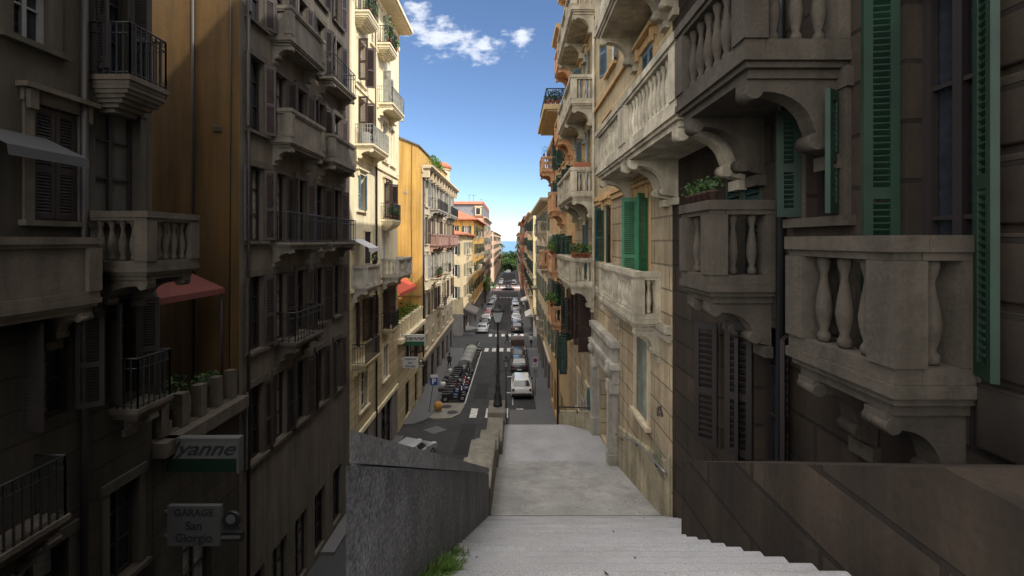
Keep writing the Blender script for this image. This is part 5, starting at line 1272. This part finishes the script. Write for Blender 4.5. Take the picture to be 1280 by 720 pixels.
palm('feathery palm on the left edge of the far park', -7.2, 312, 19.5); palm('feathery palm on the right edge of the far park', 3.6, 314, 19)

# awning over the left corner shop, awnings on the right, dark parasol on the plaza, traffic light
def shop_awning(label, X, side, y0, y1, z, d, mat, drop=.9):
    o = thing('shop_awning', label, 'awning', (X, (y0+y1)/2, z)); F = fmap(side, X); mb = MB()
    a, b_, c, e = F(y0, .01, z), F(y1, .01, z), F(y1, d, z-drop), F(y0, d, z-drop)
    mb.quad(a, b_, c, e); mb.add([a, e, F(y0, .01, z-drop)], [(0, 1, 2)]); mb.add([b_, c, F(y1, .01, z-drop)], [(0, 1, 2)])
    c2, e2 = F(y1, d+.01, z-drop-.25), F(y0, d+.01, z-drop-.25); mb.quad(e, c, c2, e2); part(mb, 'cloth', mat, o, fix=False)
    mb = MB(); mb.tube([F(y0, d, z-drop), F(y1, d, z-drop)], .03, 6); mb.tube([F(y0+.1, .02, z-drop-.3), F(y0+.1, d, z-drop)], .02, 5); mb.tube([F(y1-.1, .02, z-drop-.3), F(y1-.1, d, z-drop)], .02, 5); part(mb, 'frame', iron, o)
shop_awning('wide grey brown awning at the left corner past the side street', XL+.4, 'L', 67.2, 74, gz(70)+4.2, 2.0, flat('grey brown awning', (.055, .047, .045), .9))
shop_awning('pale awning low on the right pavement past the crossing', XR, 'R', 69, 74, gz(71)+3.3, 1.2, flat('pale awning', (.5, .48, .44), .9), .6)
shop_awning('white awning farther along the right pavement', XR, 'R', 92, 97, gz(94)+3.3, 1.4, flat('white awning', (.62, .62, .6), .9), .6)
o = thing('parasol', 'dark square parasol standing on the reddish plaza', 'parasol', loc_on(-.8, 161, .01)); mb = MB(); mb.tube([(0, 0, 0), (0, 0, 2.9)], .05, 8); mb.lathe([(.4, 0), (.4, .1), (.1, .14)], n=10); lpart(mb, 'pole', iron, o)
mb = MB(); mb.add([(-2.2, -2.2, 2.5), (2.2, -2.2, 2.5), (2.2, 2.2, 2.5), (-2.2, 2.2, 2.5), (0, 0, 3.3), (-2.2, -2.2, 2.25), (2.2, -2.2, 2.25), (2.2, 2.2, 2.25), (-2.2, 2.2, 2.25)], [(0, 1, 4), (1, 2, 4), (2, 3, 4), (3, 0, 4), (0, 1, 6, 5), (1, 2, 7, 6), (2, 3, 8, 7), (3, 0, 5, 8)]); lpart(mb, 'canopy', flat('black canopy', (.015, .014, .016), .9), o, fix=False)
o = thing('traffic_light', 'traffic light showing green on the left before the plaza', 'traffic light', loc_on(-5.6, 126, K)); mb = MB(); mb.tube([(0, 0, 0), (0, 0, 3.2)], .06, 8); lpart(mb, 'pole', iron, o)
mb = MB(); mb.box(-.22, .22, -.1, .15, 3.0, 4.1); lpart(mb, 'housing', flat('signal housing', (.02, .03, .02), .5), o, bevel=.03)
for k, (nm, c, e) in enumerate((('green_lens', (.02, .6, .2), 5.), ('amber_lens', (.2, .1, .01), 0), ('red_lens', (.2, .01, .01), 0))):
    mm = flat('signal '+nm, c, .3)
    if e: mm.node_tree.nodes['Principled BSDF'].inputs['Emission Color'].default_value = (*c, 1); mm.node_tree.nodes['Principled BSDF'].inputs['Emission Strength'].default_value = e
    mb = MB(); mb.tube([(0, -.13, 3.2+k*.34), (0, -.1005, 3.2+k*.34)], .13, 14); lpart(mb, nm, mm, o)
# ------------------------------------------------------------------ world, sun, camera
SUN = Vector((1.0, -.8, 1.12)).normalized()
w = bpy.data.worlds.new('World'); bpy.context.scene.world = w; w.use_nodes = True
nt = w.node_tree; N = nt.nodes; L = nt.links; bg = N['Background']
sky = N.new('ShaderNodeTexSky'); sky.sky_type = 'NISHITA'; sky.sun_disc = False
sky.sun_elevation = math.asin(SUN.z); sky.sun_rotation = math.atan2(SUN.x, SUN.y); sky.altitude = 50; sky.air_density = .8; sky.dust_density = 0.; sky.ozone_density = 4.
bg.inputs['Strength'].default_value = .082
# one small drifting cloud, placed by direction in the sky
tc = N.new('ShaderNodeTexCoord'); sp = N.new('ShaderNodeSeparateXYZ'); L.new(tc.outputs['Generated'], sp.inputs[0])
def M(op_, a, b=0.):
    n = N.new('ShaderNodeMath'); n.operation = op_
    for i, v in enumerate((a, b)):
        if isinstance(v, (int, float)): n.inputs[i].default_value = v
        else: L.new(v, n.inputs[i])
    return n.outputs[0]
yy = M('MAXIMUM', sp.outputs[1], .05); u = M('DIVIDE', sp.outputs[0], yy); v = M('DIVIDE', sp.outputs[2], yy)
cb = N.new('ShaderNodeCombineXYZ'); L.new(u, cb.inputs[0]); L.new(M('MULTIPLY', v, 1.7), cb.inputs[1])
def blob(cu, cv, ru, rv, tilt):
    du = M('SUBTRACT', u, cu); dv = M('SUBTRACT', M('SUBTRACT', v, cv), M('MULTIPLY', du, tilt))
    a = M('DIVIDE', du, ru); b_ = M('DIVIDE', dv, rv)
    return M('SUBTRACT', 1., M('SQRT', M('ADD', M('MULTIPLY', a, a), M('MULTIPLY', b_, b_))))
bl = blob(-.17, .475, .13, .05, -.33)
for args in ((-.085, .452, .10, .032, -.02), (.02, .467, .032, .026, .3), (-.21, .512, .05, .045, -.3)): bl = M('MAXIMUM', bl, blob(*args))
nz = N.new('ShaderNodeTexNoise'); nz.inputs['Scale'].default_value = 19.; nz.inputs['Detail'].default_value = 8.; nz.inputs['Roughness'].default_value = .62; L.new(cb.outputs[0], nz.inputs['Vector'])
cov = N.new('ShaderNodeMapRange'); cov.interpolation_type = 'SMOOTHSTEP'; cov.inputs[1].default_value = .02; cov.inputs[2].default_value = .62
L.new(M('ADD', M('MULTIPLY', bl, .62), M('MULTIPLY', M('SUBTRACT', nz.outputs[0], .5), 2.2)), cov.inputs[0])
cmask = M('MULTIPLY', cov.outputs[0], M('GREATER_THAN', sp.outputs[1], .1)); cmask = M('MULTIPLY', cmask, .62)
mix = N.new('ShaderNodeMix'); mix.data_type = 'RGBA'; L.new(cmask, mix.inputs[0]); L.new(sky.outputs[0], mix.inputs[6]); mix.inputs[7].default_value = (7.2, 7.3, 7.5, 1)
# unseen bright clouds added overhead and behind the viewer to lift the ambient light
zz_ = M('ADD', M('MAXIMUM', sp.outputs[2], 0.), .25); c2 = N.new('ShaderNodeCombineXYZ'); L.new(M('DIVIDE', sp.outputs[0], zz_), c2.inputs[0]); L.new(M('DIVIDE', sp.outputs[1], zz_), c2.inputs[1])
n2 = N.new('ShaderNodeTexNoise'); n2.inputs['Scale'].default_value = 1.6; n2.inputs['Detail'].default_value = 7.; L.new(c2.outputs[0], n2.inputs['Vector'])
reg = N.new('ShaderNodeMapRange'); reg.interpolation_type = 'SMOOTHSTEP'; reg.inputs[1].default_value = .62; reg.inputs[2].default_value = .85
L.new(M('SUBTRACT', sp.outputs[2], M('MULTIPLY', M('MINIMUM', sp.outputs[1], 0.), 1.3)), reg.inputs[0])
cv2 = N.new('ShaderNodeMapRange'); cv2.interpolation_type = 'SMOOTHSTEP'; cv2.inputs[1].default_value = .36; cv2.inputs[2].default_value = .55; L.new(n2.outputs[0], cv2.inputs[0])
mix2 = N.new('ShaderNodeMix'); mix2.data_type = 'RGBA'; L.new(M('MULTIPLY', M('MULTIPLY', reg.outputs[0], cv2.outputs[0]), M('GREATER_THAN', sp.outputs[2], 0.)), mix2.inputs[0])
L.new(mix.outputs[2], mix2.inputs[6]); mix2.inputs[7].default_value = (24.5, 23.4, 21.8, 1)
L.new(mix2.outputs[2], bg.inputs['Color'])
sd = bpy.data.lights.new('sun', 'SUN'); sd.energy = 2.2; sd.angle = R(.53); sd.color = (1., .94, .84)
so = bpy.data.objects.new('sun', sd); C.objects.link(so); so.rotation_euler = SUN.to_track_quat('Z', 'Y').to_euler(); so.location = (30, -30, 60)
cd = bpy.data.cameras.new('camera'); co = bpy.data.objects.new('camera', cd); C.objects.link(co)
co.location = (0, 0, 0); co.rotation_euler = (R(90), 0, 0); cd.sensor_width = 36; cd.lens = 36*540/1280; cd.shift_y = -59/1280; cd.clip_start = .05; cd.clip_end = 90000
sc_ = bpy.context.scene; sc_.camera = co
sc_.view_settings.view_transform = 'Standard'; sc_.view_settings.look = 'None'; sc_.view_settings.exposure = 1.2; sc_.view_settings.gamma = 1; sc_.view_settings.use_curve_mapping = False
sc_.cycles.max_bounces = 8; sc_.cycles.diffuse_bounces = 4; sc_.cycles.use_denoising = True
